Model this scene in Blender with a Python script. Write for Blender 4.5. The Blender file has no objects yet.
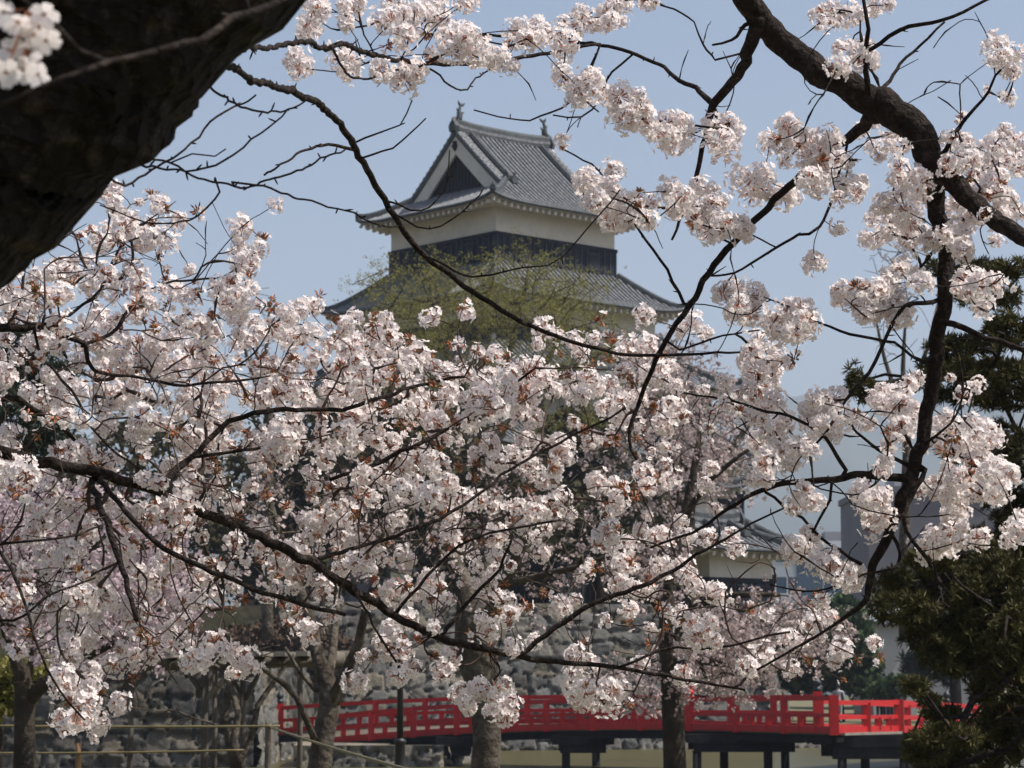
import bpy, bmesh, math, random
import numpy as np
from mathutils import Vector, Matrix

SC = bpy.context.scene
COL = SC.collection
R = math.radians
random.seed(7)
RNG = np.random.default_rng(11)

# ------------------------------------------------------------------ camera, sky, sun, exposure
F = 2500.0                                   # focal length in pixels of a 1024 wide frame
CAM = np.array((0.0, 0.0, 1.6))
PITCH = math.atan((675 - 384) / F)
cam_d = bpy.data.cameras.new('camera')
cam_d.sensor_width = 36.0
cam_d.lens = 36.0 * F / 1024
cam_d.clip_start = 0.1
cam_d.clip_end = 20000
cam_d.dof.use_dof = True
cam_d.dof.focus_distance = 8.0
cam_d.dof.aperture_fstop = 15.0
cam = bpy.data.objects.new('camera', cam_d)
COL.objects.link(cam)
cam.location = CAM
cam.rotation_euler = (R(90) + PITCH, 0, 0)
SC.camera = cam

SUN_EL, SUN_AZ = 56.0, 98.0                   # azimuth clockwise from +Y (straight ahead)
world = bpy.data.worlds.new('World')
SC.world = world
world.use_nodes = True
wn = world.node_tree.nodes
wl = world.node_tree.links
wn.clear()
sky = wn.new('ShaderNodeTexSky')
sky.sky_type = 'NISHITA'
sky.sun_disc = False
sky.sun_elevation = R(SUN_EL)
sky.sun_rotation = R(SUN_AZ)
sky.altitude = 600
sky.air_density = 1.0
sky.dust_density = 6.0
sky.ozone_density = 1.0
bg = wn.new('ShaderNodeBackground')
bg.inputs['Strength'].default_value = 0.1
wo = wn.new('ShaderNodeOutputWorld')
wl.new(sky.outputs[0], bg.inputs[0])
wl.new(bg.outputs[0], wo.inputs[0])

sun_d = bpy.data.lights.new('sun', 'SUN')
sun_d.energy = 4.3
sun_d.angle = R(0.5)
sun_d.color = (1.0, 0.945, 0.87)
sun = bpy.data.objects.new('sun', sun_d)
COL.objects.link(sun)
SDIR = Vector((math.sin(R(SUN_AZ)) * math.cos(R(SUN_EL)), math.cos(R(SUN_AZ)) * math.cos(R(SUN_EL)), math.sin(R(SUN_EL))))
sun.rotation_euler = SDIR.to_track_quat('Z', 'Y').to_euler()

SC.view_settings.view_transform = 'Standard'
SC.view_settings.look = 'None'
SC.view_settings.exposure = 0.55
SC.view_settings.gamma = 1.0
try:
    SC.cycles.use_denoising = True
    SC.cycles.max_bounces = 6
    SC.cycles.diffuse_bounces = 3
    SC.cycles.transmission_bounces = 4
    SC.cycles.transparent_max_bounces = 6
    SC.cycles.volume_bounces = 0
    SC.cycles.caustics_reflective = False
    SC.cycles.caustics_refractive = False
except Exception:
    pass


def P(px, py, D):
    """world point seen at pixel (px, py) that lies D metres ahead of the camera"""
    u = (px - 512) / F
    v = (384 - py) / F
    d = np.array((u, math.cos(PITCH) - v * math.sin(PITCH), math.sin(PITCH) + v * math.cos(PITCH)))
    return CAM + d * (D / d[1])


# ------------------------------------------------------------------ mesh helpers
class MB:
    def __init__(self):
        self.v, self.q, self.t, self.n = [], [], [], 0
        self.qm, self.tm = [], []
        self.cols = []

    def add(self, v, quads=None, tris=None, mat=0, col=None):
        v = np.asarray(v, float).reshape(-1, 3)
        self.v.append(v)
        if quads is not None and len(quads):
            q = np.asarray(quads, int).reshape(-1, 4) + self.n
            self.q.append(q)
            self.qm.append(np.full(len(q), mat) if np.isscalar(mat) else mat)
        if tris is not None and len(tris):
            t = np.asarray(tris, int).reshape(-1, 3) + self.n
            self.t.append(t)
            self.tm.append(np.full(len(t), mat) if np.isscalar(mat) else mat)
        if col is not None:
            self.cols.append(np.broadcast_to(np.asarray(col, float), (len(v), 3)))
        self.n += len(v)

    def box(self, lo, hi, mat=0, m=None):
        (a, b, c), (d, e, f) = lo, hi
        v = np.array([(a, b, c), (d, b, c), (d, e, c), (a, e, c), (a, b, f), (d, b, f), (d, e, f), (a, e, f)], float)
        if m is not None:
            v = v @ np.asarray(m)[:3, :3].T + np.asarray(m)[:3, 3]
        self.add(v, [(0, 3, 2, 1), (4, 5, 6, 7), (0, 1, 5, 4), (1, 2, 6, 5), (2, 3, 7, 6), (3, 0, 4, 7)], mat=mat)

    def beam(self, p, q, w, h, mat=0, up=(0, 0, 1)):
        """box bar from p to q, w wide sideways, h tall, centred on the line"""
        p, q = np.asarray(p, float), np.asarray(q, float)
        x = q - p
        L = np.linalg.norm(x)
        x /= L
        up = np.asarray(up, float)
        y = np.cross(up, x)
        y /= np.linalg.norm(y)
        z = np.cross(x, y)
        M = np.eye(4)
        M[:3, 0], M[:3, 1], M[:3, 2], M[:3, 3] = x, y, z, p
        self.box((0, -w / 2, -h / 2), (L, w / 2, h / 2), mat, M)

    def tube(self, pts, rad, sides=6, mat=0, cap=True):
        pts = np.asarray(pts, float)
        n = len(pts)
        rad = np.broadcast_to(np.asarray(rad, float), (n,))
        tan = np.gradient(pts, axis=0)
        tan /= np.linalg.norm(tan, axis=1)[:, None] + 1e-12
        a = np.array((0, 0, 1.0)) if abs(tan[0][2]) < 0.9 else np.array((1.0, 0, 0))
        nr = np.cross(tan[0], a)
        nr /= np.linalg.norm(nr)
        N = np.empty((n, 3))
        for i in range(n):
            nr = nr - tan[i] * np.dot(nr, tan[i])
            nr /= np.linalg.norm(nr) + 1e-12
            N[i] = nr
        B = np.cross(tan, N)
        ang = np.arange(sides) * 2 * math.pi / sides
        v = pts[:, None] + rad[:, None, None] * (N[:, None] * np.cos(ang)[None, :, None] + B[:, None] * np.sin(ang)[None, :, None])
        i = np.arange(n - 1)[:, None] * sides
        j = np.arange(sides)[None]
        k = (j + 1) % sides
        q = np.stack([i + j, i + k, i + sides + k, i + sides + j], -1).reshape(-1, 4)
        tr = []
        if cap:
            tr = [(0, s + 1, s) for s in range(1, sides - 1)]
            o = (n - 1) * sides
            tr += [(o, o + s, o + s + 1) for s in range(1, sides - 1)]
        self.add(v.reshape(-1, 3), q, tr, mat)

    def sweep(self, pts, w, h, mat=0):
        """rectangular bar swept along a polyline, upright"""
        pts = np.asarray(pts, float)
        n = len(pts)
        t = np.gradient(pts, axis=0)
        y = np.stack([-t[:, 1], t[:, 0], np.zeros(n)], 1)
        y /= np.linalg.norm(y, axis=1)[:, None] + 1e-9
        z = np.array((0, 0, h / 2))
        v = np.stack([pts - y * w / 2 - z, pts + y * w / 2 - z, pts + y * w / 2 + z, pts - y * w / 2 + z], 1)
        q = []
        for i in range(n - 1):
            for e in range(4):
                q.append((4 * i + e, 4 * i + (e + 1) % 4, 4 * i + 4 + (e + 1) % 4, 4 * i + 4 + e))
        q += [(3, 2, 1, 0), (4 * n - 4, 4 * n - 3, 4 * n - 2, 4 * n - 1)]
        self.add(v.reshape(-1, 3), q, mat=mat)

    def lathe(self, c, prof, sides=10, mat=0):
        """prof: list of (radius, z) above point c"""
        ang = np.arange(sides) * 2 * math.pi / sides
        pr = np.array(prof, float)
        v = np.stack([pr[:, None, 0] * np.cos(ang), pr[:, None, 0] * np.sin(ang), np.broadcast_to(pr[:, None, 1], (len(pr), sides))], -1)
        i = np.arange(len(pr) - 1)[:, None] * sides
        j = np.arange(sides)[None]
        k = (j + 1) % sides
        q = np.stack([i + j, i + k, i + sides + k, i + sides + j], -1).reshape(-1, 4)
        self.add(v.reshape(-1, 3) + np.asarray(c, float), q, None, mat)

    def data(self, name, mats, smooth=False, origin=None):
        v = np.concatenate(self.v) if self.v else np.zeros((0, 3))
        if origin is not None:
            v = v - np.asarray(origin, float)
        me = bpy.data.meshes.new(name)
        q = np.concatenate(self.q) if self.q else np.zeros((0, 4), int)
        t = np.concatenate(self.t) if self.t else np.zeros((0, 3), int)
        mi = np.concatenate([np.concatenate(self.qm) if self.qm else np.zeros(0, int), np.concatenate(self.tm) if self.tm else np.zeros(0, int)])
        me.vertices.add(len(v))
        me.vertices.foreach_set('co', v.astype(np.float32).ravel())
        loops = np.concatenate([q.ravel(), t.ravel()])
        me.loops.add(len(loops))
        me.loops.foreach_set('vertex_index', loops.astype(np.int32))
        npoly = len(q) + len(t)
        me.polygons.add(npoly)
        st = np.concatenate([np.arange(len(q)) * 4, len(q) * 4 + np.arange(len(t)) * 3])
        me.polygons.foreach_set('loop_start', st.astype(np.int32))
        me.polygons.foreach_set('material_index', mi.astype(np.int32))
        me.polygons.foreach_set('use_smooth', np.full(npoly, smooth))
        for m in (mats if isinstance(mats, (list, tuple)) else [mats]):
            me.materials.append(m)
        if self.cols:
            c = np.concatenate(self.cols)
            if len(c) == len(v):
                at = me.color_attributes.new('Col', 'FLOAT_COLOR', 'POINT')
                at.data.foreach_set('color', np.concatenate([c, np.ones((len(c), 1))], 1).astype(np.float32).ravel())
        me.update(calc_edges=True)
        me.validate()
        return me

    def build(self, name, mats, parent=None, smooth=False, local=False):
        """local: vertices are already in the parent's own frame"""
        org = None
        if parent is not None and not local:
            org = wloc(parent)
        o = bpy.data.objects.new(name, self.data(name, mats, smooth, org))
        COL.objects.link(o)
        if parent is not None:
            o.parent = parent
        return o


def wloc(o):
    p = np.zeros(3)
    while o is not None:
        p = p + np.array(o.location)
        o = o.parent
    return p


def thing(name, label, cat, loc=(0, 0, 0), rotz=0.0, group=None):
    o = bpy.data.objects.new(name, None)
    o.empty_display_size = 0.3
    COL.objects.link(o)
    o.location = [float(x) for x in loc]
    o.rotation_euler = (0, 0, rotz)
    tag(o, label, cat, group)
    return o


def tag(o, label, cat, group=None):
    o['label'] = label
    o['category'] = cat
    if group:
        o['group'] = group
    return o


def kind(o, k):
    o['kind'] = k
    return o


# ------------------------------------------------------------------ materials
def mat(name, base, rough=0.7, noise=None, bump=None, spec=0.3, vary=0.0, attr=False, translucent=0.0, metallic=0.0, coat=0.0):
    """base colour; noise=(scale, second colour, lo, hi); bump=(scale, strength, distance); vary: random brightness per object"""
    m = bpy.data.materials.new(name)
    m.use_nodes = True
    nt = m.node_tree
    n, l = nt.nodes, nt.links
    b = n['Principled BSDF']
    b.inputs['Roughness'].default_value = rough
    b.inputs['Specular IOR Level'].default_value = spec
    b.inputs['Metallic'].default_value = metallic
    if coat:
        b.inputs['Coat Weight'].default_value = coat
    tc = n.new('ShaderNodeTexCoord')
    src = None
    c = n.new('ShaderNodeRGB')
    c.outputs[0].default_value = (*base, 1)
    src = c.outputs[0]
    if attr:
        a = n.new('ShaderNodeAttribute')
        a.attribute_name = 'Col'
        src = a.outputs['Color']
    if noise:
        sc_, c2, lo, hi = noise
        t = n.new('ShaderNodeTexNoise')
        t.inputs['Scale'].default_value = sc_
        t.inputs['Detail'].default_value = 6
        t.inputs['Roughness'].default_value = 0.65
        l.new(tc.outputs['Object'], t.inputs['Vector'])
        mr = n.new('ShaderNodeMapRange')
        mr.inputs[1].default_value, mr.inputs[2].default_value = lo, hi
        l.new(t.outputs['Fac'], mr.inputs[0])
        mx = n.new('ShaderNodeMix')
        mx.data_type = 'RGBA'
        l.new(mr.outputs[0], mx.inputs['Factor'])
        l.new(src, mx.inputs['A'])
        mx.inputs['B'].default_value = (*c2, 1)
        src = mx.outputs['Result']
    if vary:
        oi = n.new('ShaderNodeNewGeometry')
        mr2 = n.new('ShaderNodeMapRange')
        mr2.inputs[3].default_value, mr2.inputs[4].default_value = 1 - vary, 1 + vary
        l.new(oi.outputs['Random Per Island'], mr2.inputs[0])
        hs = n.new('ShaderNodeHueSaturation')
        l.new(mr2.outputs[0], hs.inputs['Value'])
        l.new(src, hs.inputs['Color'])
        src = hs.outputs[0]
    l.new(src, b.inputs['Base Color'])
    if bump:
        t2 = n.new('ShaderNodeTexNoise')
        t2.inputs['Scale'].default_value = bump[0]
        t2.inputs['Detail'].default_value = 8
        l.new(tc.outputs['Object'], t2.inputs['Vector'])
        bp = n.new('ShaderNodeBump')
        bp.inputs['Strength'].default_value = bump[1]
        bp.inputs['Distance'].default_value = bump[2]
        l.new(t2.outputs['Fac'], bp.inputs['Height'])
        l.new(bp.outputs[0], b.inputs['Normal'])
    if translucent:
        tr = n.new('ShaderNodeBsdfTranslucent')
        l.new(src, tr.inputs['Color'])
        ms = n.new('ShaderNodeMixShader')
        ms.inputs[0].default_value = translucent
        l.new(b.outputs[0], ms.inputs[1])
        l.new(tr.outputs[0], ms.inputs[2])
        l.new(ms.outputs[0], n['Material Output'].inputs['Surface'])
    return m


M = {}
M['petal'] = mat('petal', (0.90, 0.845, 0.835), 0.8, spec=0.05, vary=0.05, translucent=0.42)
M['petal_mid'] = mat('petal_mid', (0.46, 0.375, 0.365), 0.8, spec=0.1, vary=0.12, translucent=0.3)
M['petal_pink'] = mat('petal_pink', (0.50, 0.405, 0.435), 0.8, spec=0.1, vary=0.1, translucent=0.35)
M['stamen'] = mat('stamen', (0.50, 0.28, 0.20), 0.8, spec=0.1, vary=0.25)
M['bud'] = mat('bud', (0.46, 0.20, 0.12), 0.7, spec=0.15, vary=0.5, translucent=0.25)
M['bud_green'] = mat('bud_green', (0.22, 0.16, 0.05), 0.6, spec=0.25, vary=0.4, translucent=0.2)
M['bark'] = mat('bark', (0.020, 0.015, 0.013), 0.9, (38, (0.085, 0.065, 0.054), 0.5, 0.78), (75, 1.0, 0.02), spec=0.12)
M['bark_grey'] = mat('bark_grey', (0.055, 0.046, 0.036), 0.9, (5, (0.15, 0.13, 0.105), 0.45, 0.7), (9, 1.0, 0.08), spec=0.1)
M['bark_dark'] = mat('bark_dark', (0.035, 0.03, 0.024), 0.9, (3.5, (0.075, 0.06, 0.045), 0.45, 0.7), (9, 0.9, 0.05), spec=0.15)
M['twig'] = mat('twig', (0.075, 0.05, 0.042), 0.85, (25, (0.03, 0.02, 0.018), 0.4, 0.7), spec=0.2)
M['tile'] = mat('tile', (0.105, 0.113, 0.124), 0.6, (5.5, (0.255, 0.262, 0.27), 0.42, 0.7), (20, 0.3, 0.02), spec=0.3)
M['tile_dark'] = mat('tile_dark', (0.045, 0.052, 0.058), 0.65, (3.0, (0.09, 0.10, 0.108), 0.4, 0.75), spec=0.25)
M['plaster'] = mat('plaster', (0.66, 0.605, 0.525), 0.9, (0.9, (0.54, 0.495, 0.43), 0.45, 0.75), spec=0.2)
M['lacquer'] = mat('lacquer', (0.011, 0.014, 0.022), 0.7, (2, (0.022, 0.026, 0.036), 0.4, 0.7), spec=0.12)
M['batten'] = mat('batten', (0.034, 0.040, 0.056), 0.7, spec=0.15)
M['window_dark'] = mat('window_dark', (0.008, 0.009, 0.011), 0.5)
M['stone'] = mat('stone', (0.3, 0.28, 0.25), 0.92, (2.2, (0.13, 0.125, 0.11), 0.5, 0.8), (6, 0.8, 0.06), spec=0.2, attr=True)
M['red'] = mat('red_paint', (0.45, 0.013, 0.014), 0.42, (2.5, (0.30, 0.012, 0.016), 0.45, 0.75), (12, 0.4, 0.01), spec=0.4)
M['metal_cap'] = mat('metal_cap', (0.035, 0.04, 0.045), 0.45, spec=0.5, metallic=0.6)
M['dark_wood'] = mat('dark_wood', (0.012, 0.012, 0.015), 0.8, (1.5, (0.03, 0.028, 0.027), 0.45, 0.75), (8, 0.5, 0.02), spec=0.1)
M['deck'] = mat('deck', (0.13, 0.115, 0.09), 0.85, (2, (0.09, 0.078, 0.06), 0.4, 0.7))
M['log'] = mat('log', (0.12, 0.105, 0.085), 0.85, (4, (0.06, 0.05, 0.04), 0.4, 0.7), (10, 0.6, 0.02))
M['slat'] = mat('slat', (0.24, 0.22, 0.19), 0.8, (3, (0.16, 0.14, 0.12), 0.4, 0.7))
M['bamboo'] = mat('bamboo', (0.115, 0.105, 0.045), 0.6, (3, (0.17, 0.125, 0.055), 0.4, 0.7), spec=0.4)
M['bamboo_post'] = mat('bamboo_post', (0.22, 0.13, 0.06), 0.6, (3, (0.15, 0.09, 0.04), 0.4, 0.7))
M['iron'] = mat('iron', (0.012, 0.012, 0.014), 0.5, spec=0.4)
M['glass_lamp'] = mat('lamp_glass', (0.55, 0.55, 0.5), 0.3)
M['soil'] = mat('soil', (0.09, 0.075, 0.05), 0.95, (0.8, (0.13, 0.115, 0.07), 0.4, 0.7), (4, 0.5, 0.05))
M['grass'] = mat('grass_ground', (0.10, 0.105, 0.05), 0.95, (0.5, (0.16, 0.13, 0.085), 0.4, 0.65), (3, 0.6, 0.06))
M['pine'] = mat('pine_needles', (0.066, 0.060, 0.020), 0.7, vary=0.45, spec=0.2, translucent=0.15)
M['pine_dark'] = mat('pine_needles_dark', (0.030, 0.042, 0.022), 0.7, vary=0.4, spec=0.2, translucent=0.15)
M['evergreen'] = mat('evergreen', (0.045, 0.075, 0.03), 0.7, vary=0.4, spec=0.2, translucent=0.2)
M['fresh'] = mat('fresh_leaf', (0.21, 0.20, 0.06), 0.6, vary=0.35, spec=0.2, translucent=0.45)
M['dry'] = mat('dry_leaf', (0.095, 0.064, 0.046), 0.85, vary=0.45, spec=0.1)
M['concrete'] = mat('concrete', (0.17, 0.165, 0.19), 0.85, (0.3, (0.14, 0.135, 0.16), 0.4, 0.7))
M['pale_wall'] = mat('pale_wall', (0.40, 0.40, 0.41), 0.85, (0.4, (0.34, 0.34, 0.35), 0.4, 0.7))
M['office_white'] = mat('office_white', (0.62, 0.66, 0.70), 0.6)
M['office_blue'] = mat('office_glass', (0.06, 0.10, 0.16), 0.15, spec=0.6)
M['mountain'] = mat('mountain_forest', (0.035, 0.05, 0.035), 0.95, (0.004, (0.07, 0.075, 0.05), 0.45, 0.65))
M['skin'] = mat('skin', (0.50, 0.33, 0.25), 0.6)
M['hair'] = mat('hair', (0.015, 0.012, 0.011), 0.5)
M['navy'] = mat('navy_cloth', (0.04, 0.05, 0.11), 0.9)
M['greycloth'] = mat('grey_cloth', (0.33, 0.34, 0.37), 0.9)
M['blackcloth'] = mat('black_cloth', (0.02, 0.02, 0.024), 0.9)
M['bluecloth'] = mat('blue_cloth', (0.10, 0.14, 0.28), 0.9)

# bark of the nearest trunk: stretched plates and horizontal lenticels
def near_bark():
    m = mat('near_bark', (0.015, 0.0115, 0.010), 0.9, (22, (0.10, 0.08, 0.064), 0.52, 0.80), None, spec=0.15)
    nt = m.node_tree
    n, l = nt.nodes, nt.links
    tc = n.new('ShaderNodeTexCoord')
    mp = n.new('ShaderNodeMapping')
    mp.inputs['Rotation'].default_value = (0, R(42), 0)
    mp.inputs['Scale'].default_value = (14, 14, 45)
    l.new(tc.outputs['Object'], mp.inputs['Vector'])
    t = n.new('ShaderNodeTexNoise')
    t.inputs['Scale'].default_value = 1.0
    t.inputs['Detail'].default_value = 9
    l.new(mp.outputs[0], t.inputs['Vector'])
    v = n.new('ShaderNodeTexVoronoi')
    v.inputs['Scale'].default_value = 28
    l.new(tc.outputs['Object'], v.inputs['Vector'])
    ad = n.new('ShaderNodeMath')
    ad.operation = 'ADD'
    l.new(t.outputs['Fac'], ad.inputs[0])
    l.new(v.outputs['Distance'], ad.inputs[1])
    bp = n.new('ShaderNodeBump')
    bp.inputs['Strength'].default_value = 1.0
    bp.inputs['Distance'].default_value = 0.07
    l.new(ad.outputs[0], bp.inputs['Height'])
    l.new(bp.outputs[0], n['Principled BSDF'].inputs['Normal'])
    return m
M['near_bark'] = near_bark()

# moat water
def water_mat():
    m = bpy.data.materials.new('water')
    m.use_nodes = True
    n, l = m.node_tree.nodes, m.node_tree.links
    b = n['Principled BSDF']
    b.inputs['Base Color'].default_value = (0.072, 0.066, 0.030, 1)
    b.inputs['Roughness'].default_value = 0.28
    b.inputs['Specular IOR Level'].default_value = 0.05
    tc = n.new('ShaderNodeTexCoord')
    mp = n.new('ShaderNodeMapping')
    mp.inputs['Scale'].default_value = (0.7, 1.1, 1)
    l.new(tc.outputs['Object'], mp.inputs['Vector'])
    t = n.new('ShaderNodeTexNoise')
    t.inputs['Scale'].default_value = 1.6
    t.inputs['Detail'].default_value = 5
    l.new(mp.outputs[0], t.inputs['Vector'])
    bp = n.new('ShaderNodeBump')
    bp.inputs['Strength'].default_value = 0.30
    bp.inputs['Distance'].default_value = 0.06
    l.new(t.outputs['Fac'], bp.inputs['Height'])
    l.new(bp.outputs[0], b.inputs['Normal'])
    return m
M['water'] = water_mat()


# ------------------------------------------------------------------ setting: ground, water, mountain, haze
WATER_Z = -1.3
def sheet(name, pts, z, m, thick=None):
    mb = MB()
    n = len(pts)
    zz = [z] * n if np.isscalar(z) else z
    top = [(x, y, k) for (x, y), k in zip(pts, zz)]
    bm = bmesh.new()
    vs = [bm.verts.new(p) for p in top]
    f = bm.faces.new(vs)
    if thick:
        ext = bmesh.ops.extrude_face_region(bm, geom=[f])
        for v in ext['geom']:
            if isinstance(v, bmesh.types.BMVert):
                v.co.z -= thick
    bmesh.ops.recalc_face_normals(bm, faces=bm.faces)
    me = bpy.data.meshes.new(name)
    bm.to_mesh(me)
    bm.free()
    me.materials.append(m)
    o = bpy.data.objects.new(name, me)
    COL.objects.link(o)
    return o

def grid_sheet(name, x0, x1, y0, y1, nx, ny, hf, m, parent=None):
    xs, ys = np.linspace(x0, x1, nx), np.linspace(y0, y1, ny)
    X, Y = np.meshgrid(xs, ys)
    Z = hf(X, Y)
    i = np.arange(ny - 1)[:, None] * nx
    j = np.arange(nx - 1)[None]
    q = np.stack([i + j, i + j + 1, i + nx + j + 1, i + nx + j], -1).reshape(-1, 4)
    mb = MB()
    mb.add(np.stack([X, Y, Z], -1).reshape(-1, 3), q)
    return mb.build(name, m, parent, smooth=True)

kind(sheet('ground', [(-9000, -200), (9000, -200), (9000, 9000), (-9000, 9000)], -3.2, M['soil']), 'structure')

def bank_h(X, Y):
    edge = 38 + 1.2 * np.sin(X * 0.21) + 0.7 * np.sin(X * 0.63 + 1)
    t = np.clip((Y - edge) / 3.0, 0, 1)
    return 0.06 * np.sin(X * 1.3) * np.cos(Y * 0.9) - t * t * (3 - 2 * t) * 3.0
kind(grid_sheet('near_bank', -70, 70, -40, 52, 141, 93, bank_h, M['grass']), 'structure')
kind(sheet('moat_water', [(-120, 40), (120, 40), (120, 150), (-120, 150)], WATER_Z, M['water']), 'structure')
def far_h(X, Y):
    edge = 111 + 0.8 * np.sin(X * 0.3)
    t = np.clip((Y - edge) / 2.0, 0, 1)
    return -3.0 + t * 2.35 + 0.05 * np.sin(X * 0.8) * np.sin(Y * 0.5)
kind(grid_sheet('far_bank', 8, 300, 105, 420, 147, 158, far_h, M['grass']), 'structure')

def mountain_h(X, Y):
    ridge = 330 + 55 * np.sin(X * 0.0021 + 0.6) + 26 * np.sin(X * 0.0063 + 2) + 16 * np.sin(X * 0.017 + 0.4) + 8 * np.sin(X * 0.041 + 1) + 4 * np.sin(X * 0.093)
    t = np.clip((Y - 2900) / 1100, 0, 1)
    return -5 + (ridge + 75) * t ** 0.9 + 10 * np.sin(X * 0.02 + Y * 0.013) * t * (1 - t) * 4
kind(grid_sheet('mountain', -3800, 3800, 2900, 4000, 260, 30, mountain_h, M['mountain']), 'structure')

def haze():
    mb = MB()
    mb.box((-4500, -400, -6), (4500, 4600, 700))
    m = bpy.data.materials.new('haze_air')
    m.use_nodes = True
    n, l = m.node_tree.nodes, m.node_tree.links
    n.remove(n['Principled BSDF'])
    v = n.new('ShaderNodeVolumePrincipled')
    v.inputs['Color'].default_value = (0.70, 0.82, 1.0, 1)
    v.inputs['Density'].default_value = 0.00021
    v.inputs['Anisotropy'].default_value = 0.0
    l.new(v.outputs[0], n['Material Output'].inputs['Volume'])
    kind(mb.build('haze', m), 'stuff')
haze()


# ------------------------------------------------------------------ stone walls: real stones raised from dark joints
STONE_PAL = np.array((0.40, 0.402, 0.405)) * np.array([(0.27, 0.26, 0.24), (0.33, 0.31, 0.27), (0.20, 0.20, 0.195), (0.37, 0.33, 0.26), (0.24, 0.225, 0.21), (0.30, 0.295, 0.28)])
def stone_face(mb, p0, p1, z0, z1, batter=0.25, cw=0.86, ch=0.60, res=0.085, seed=1, tint=(1, 1, 1), back=2.0):
    """face from p0 to p1 (xy); outward normal to the right of p0->p1; leans back by batter per metre"""
    rg = np.random.default_rng(seed)
    p0, p1 = np.array(p0, float), np.array(p1, float)
    L = np.linalg.norm(p1 - p0)
    t = (p1 - p0) / L
    nrm = np.array((t[1], -t[0]))
    H = z1 - z0
    nx, nz = max(2, int(L / res)), max(2, int(H / res))
    S, Z = np.meshgrid(np.linspace(0, L, nx), np.linspace(0, H, nz))
    cx, cz = int(L / cw) + 4, int(H / ch) + 4
    jx, jz = rg.uniform(0.08, 0.92, (cx, cz)), rg.uniform(0.1, 0.9, (cx, cz))
    ci, cj = np.floor(S / cw).astype(int) + 1, np.floor(Z / ch).astype(int) + 1
    f1, f2 = np.full(S.shape, 9.0), np.full(S.shape, 9.0)
    idx = np.zeros(S.shape, int)
    for a in (-1, 0, 1):
        for b in (-1, 0, 1):
            ii, jj = np.clip(ci + a, 0, cx - 1), np.clip(cj + b, 0, cz - 1)
            d = np.hypot((S - (ii - 1 + jx[ii, jj]) * cw) / cw, (Z - (jj - 1 + jz[ii, jj]) * ch) / ch)
            nb = d < f1
            f2 = np.where(nb, f1, np.minimum(f2, d))
            idx = np.where(nb, ii * cz + jj, idx)
            f1 = np.where(nb, d, f1)
    edge = np.clip((f2 - f1) / 0.085, 0, 1)
    hs = rg.uniform(-0.05, 0.06, cx * cz)
    tl = rg.normal(0, 0.10, (2, cx * cz))
    h = edge ** 0.6 * 0.34 + (tl[0][idx] * ((S / cw) % 1 - 0.5) + tl[1][idx] * ((Z / ch) % 1 - 0.5)) * edge + hs[idx] * edge + rg.normal(0, 0.012, S.shape)
    pal = STONE_PAL[rg.integers(0, len(STONE_PAL), cx * cz)] * rg.uniform(0.7, 1.2, (cx * cz, 1)) * np.array(tint)
    col = pal[idx]
    off = h - Z * batter
    X = p0[0] + t[0] * S + nrm[0] * off
    Y = p0[1] + t[1] * S + nrm[1] * off
    V = np.stack([X, Y, z0 + Z], -1)
    i = np.arange(nz - 1)[:, None] * nx
    j = np.arange(nx - 1)[None]
    q = np.stack([i + j, i + j + 1, i + nx + j + 1, i + nx + j], -1).reshape(-1, 4)
    mb.add(V.reshape(-1, 3), q, col=col.reshape(-1, 3))
    # top strip running back, so the wall is solid seen from above
    top = V[-1]
    bk = top.copy()
    bk[:, 0] -= nrm[0] * back
    bk[:, 1] -= nrm[1] * back
    TV = np.concatenate([top, bk])
    k = np.arange(nx - 1)
    mb.add(TV, np.stack([k, k + 1, k + 1 + nx, k + nx], -1), col=np.concatenate([col[-1], col[-1]]))

WL = P(254, 700, 80)[:2]                       # left wall's corner
FW0, FW1 = P(284, 700, 98)[:2], P(778, 700, 104)[:2]
mb = MB()
stone_face(mb, FW0, FW1, -2.5, 4.5, 0.22, seed=3)
stone_face(mb, FW1, FW1 + np.array((3.5, 26)), -2.5, 4.5, 0.22, seed=5)
w = mb.build('moat_wall', M['stone'], smooth=True)
tag(w, 'tall grey rubble stone moat wall behind the red bridge', 'stone wall')
mb = MB()
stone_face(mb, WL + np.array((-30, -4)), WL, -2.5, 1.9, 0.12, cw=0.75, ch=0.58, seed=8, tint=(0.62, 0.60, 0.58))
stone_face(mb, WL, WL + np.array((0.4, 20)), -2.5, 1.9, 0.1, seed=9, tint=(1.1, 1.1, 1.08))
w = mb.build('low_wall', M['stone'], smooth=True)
tag(w, 'dark low stone wall on the left behind the wooden trellis', 'stone wall')
# strip of pale stones along the foot of the far wall
mb = MB()
stone_face(mb, FW0 + np.array((3, -2.2)), FW1 + np.array((2.4, -2.2)), -2.2, -0.75, 0.3, cw=0.6, ch=0.45, seed=12, tint=(1.0, 1.0, 1.0), back=2.4)
w = mb.build('stone_footing', M['stone'], smooth=True)
tag(w, 'low pale stone footing at the waterline under the tall wall', 'stone footing')
# castle grounds behind the walls
kind(sheet('castle_ground', [(FW0[0] - 40, 100.5), (FW0[0] + 2, 100.5), (FW1[0] - 1.5, 106.5), (FW1[0] + 1.6, 130), (FW1[0] + 1.6, 260), (-140, 260), (-140, 100.5)], 4.35, M['grass'], 7), 'structure')


# ------------------------------------------------------------------ Japanese castle towers
def ridge_tile(mb, pts, w, h, mat_=0):
    """stacked ridge: a bar with a round cap tile along a polyline"""
    pts = np.asarray(pts, float)
    mb.sweep(pts, w, h, mat_)
    top = pts + np.array((0, 0, h / 2))
    mb.tube(top, w * 0.42, 8, mat_)

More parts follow.
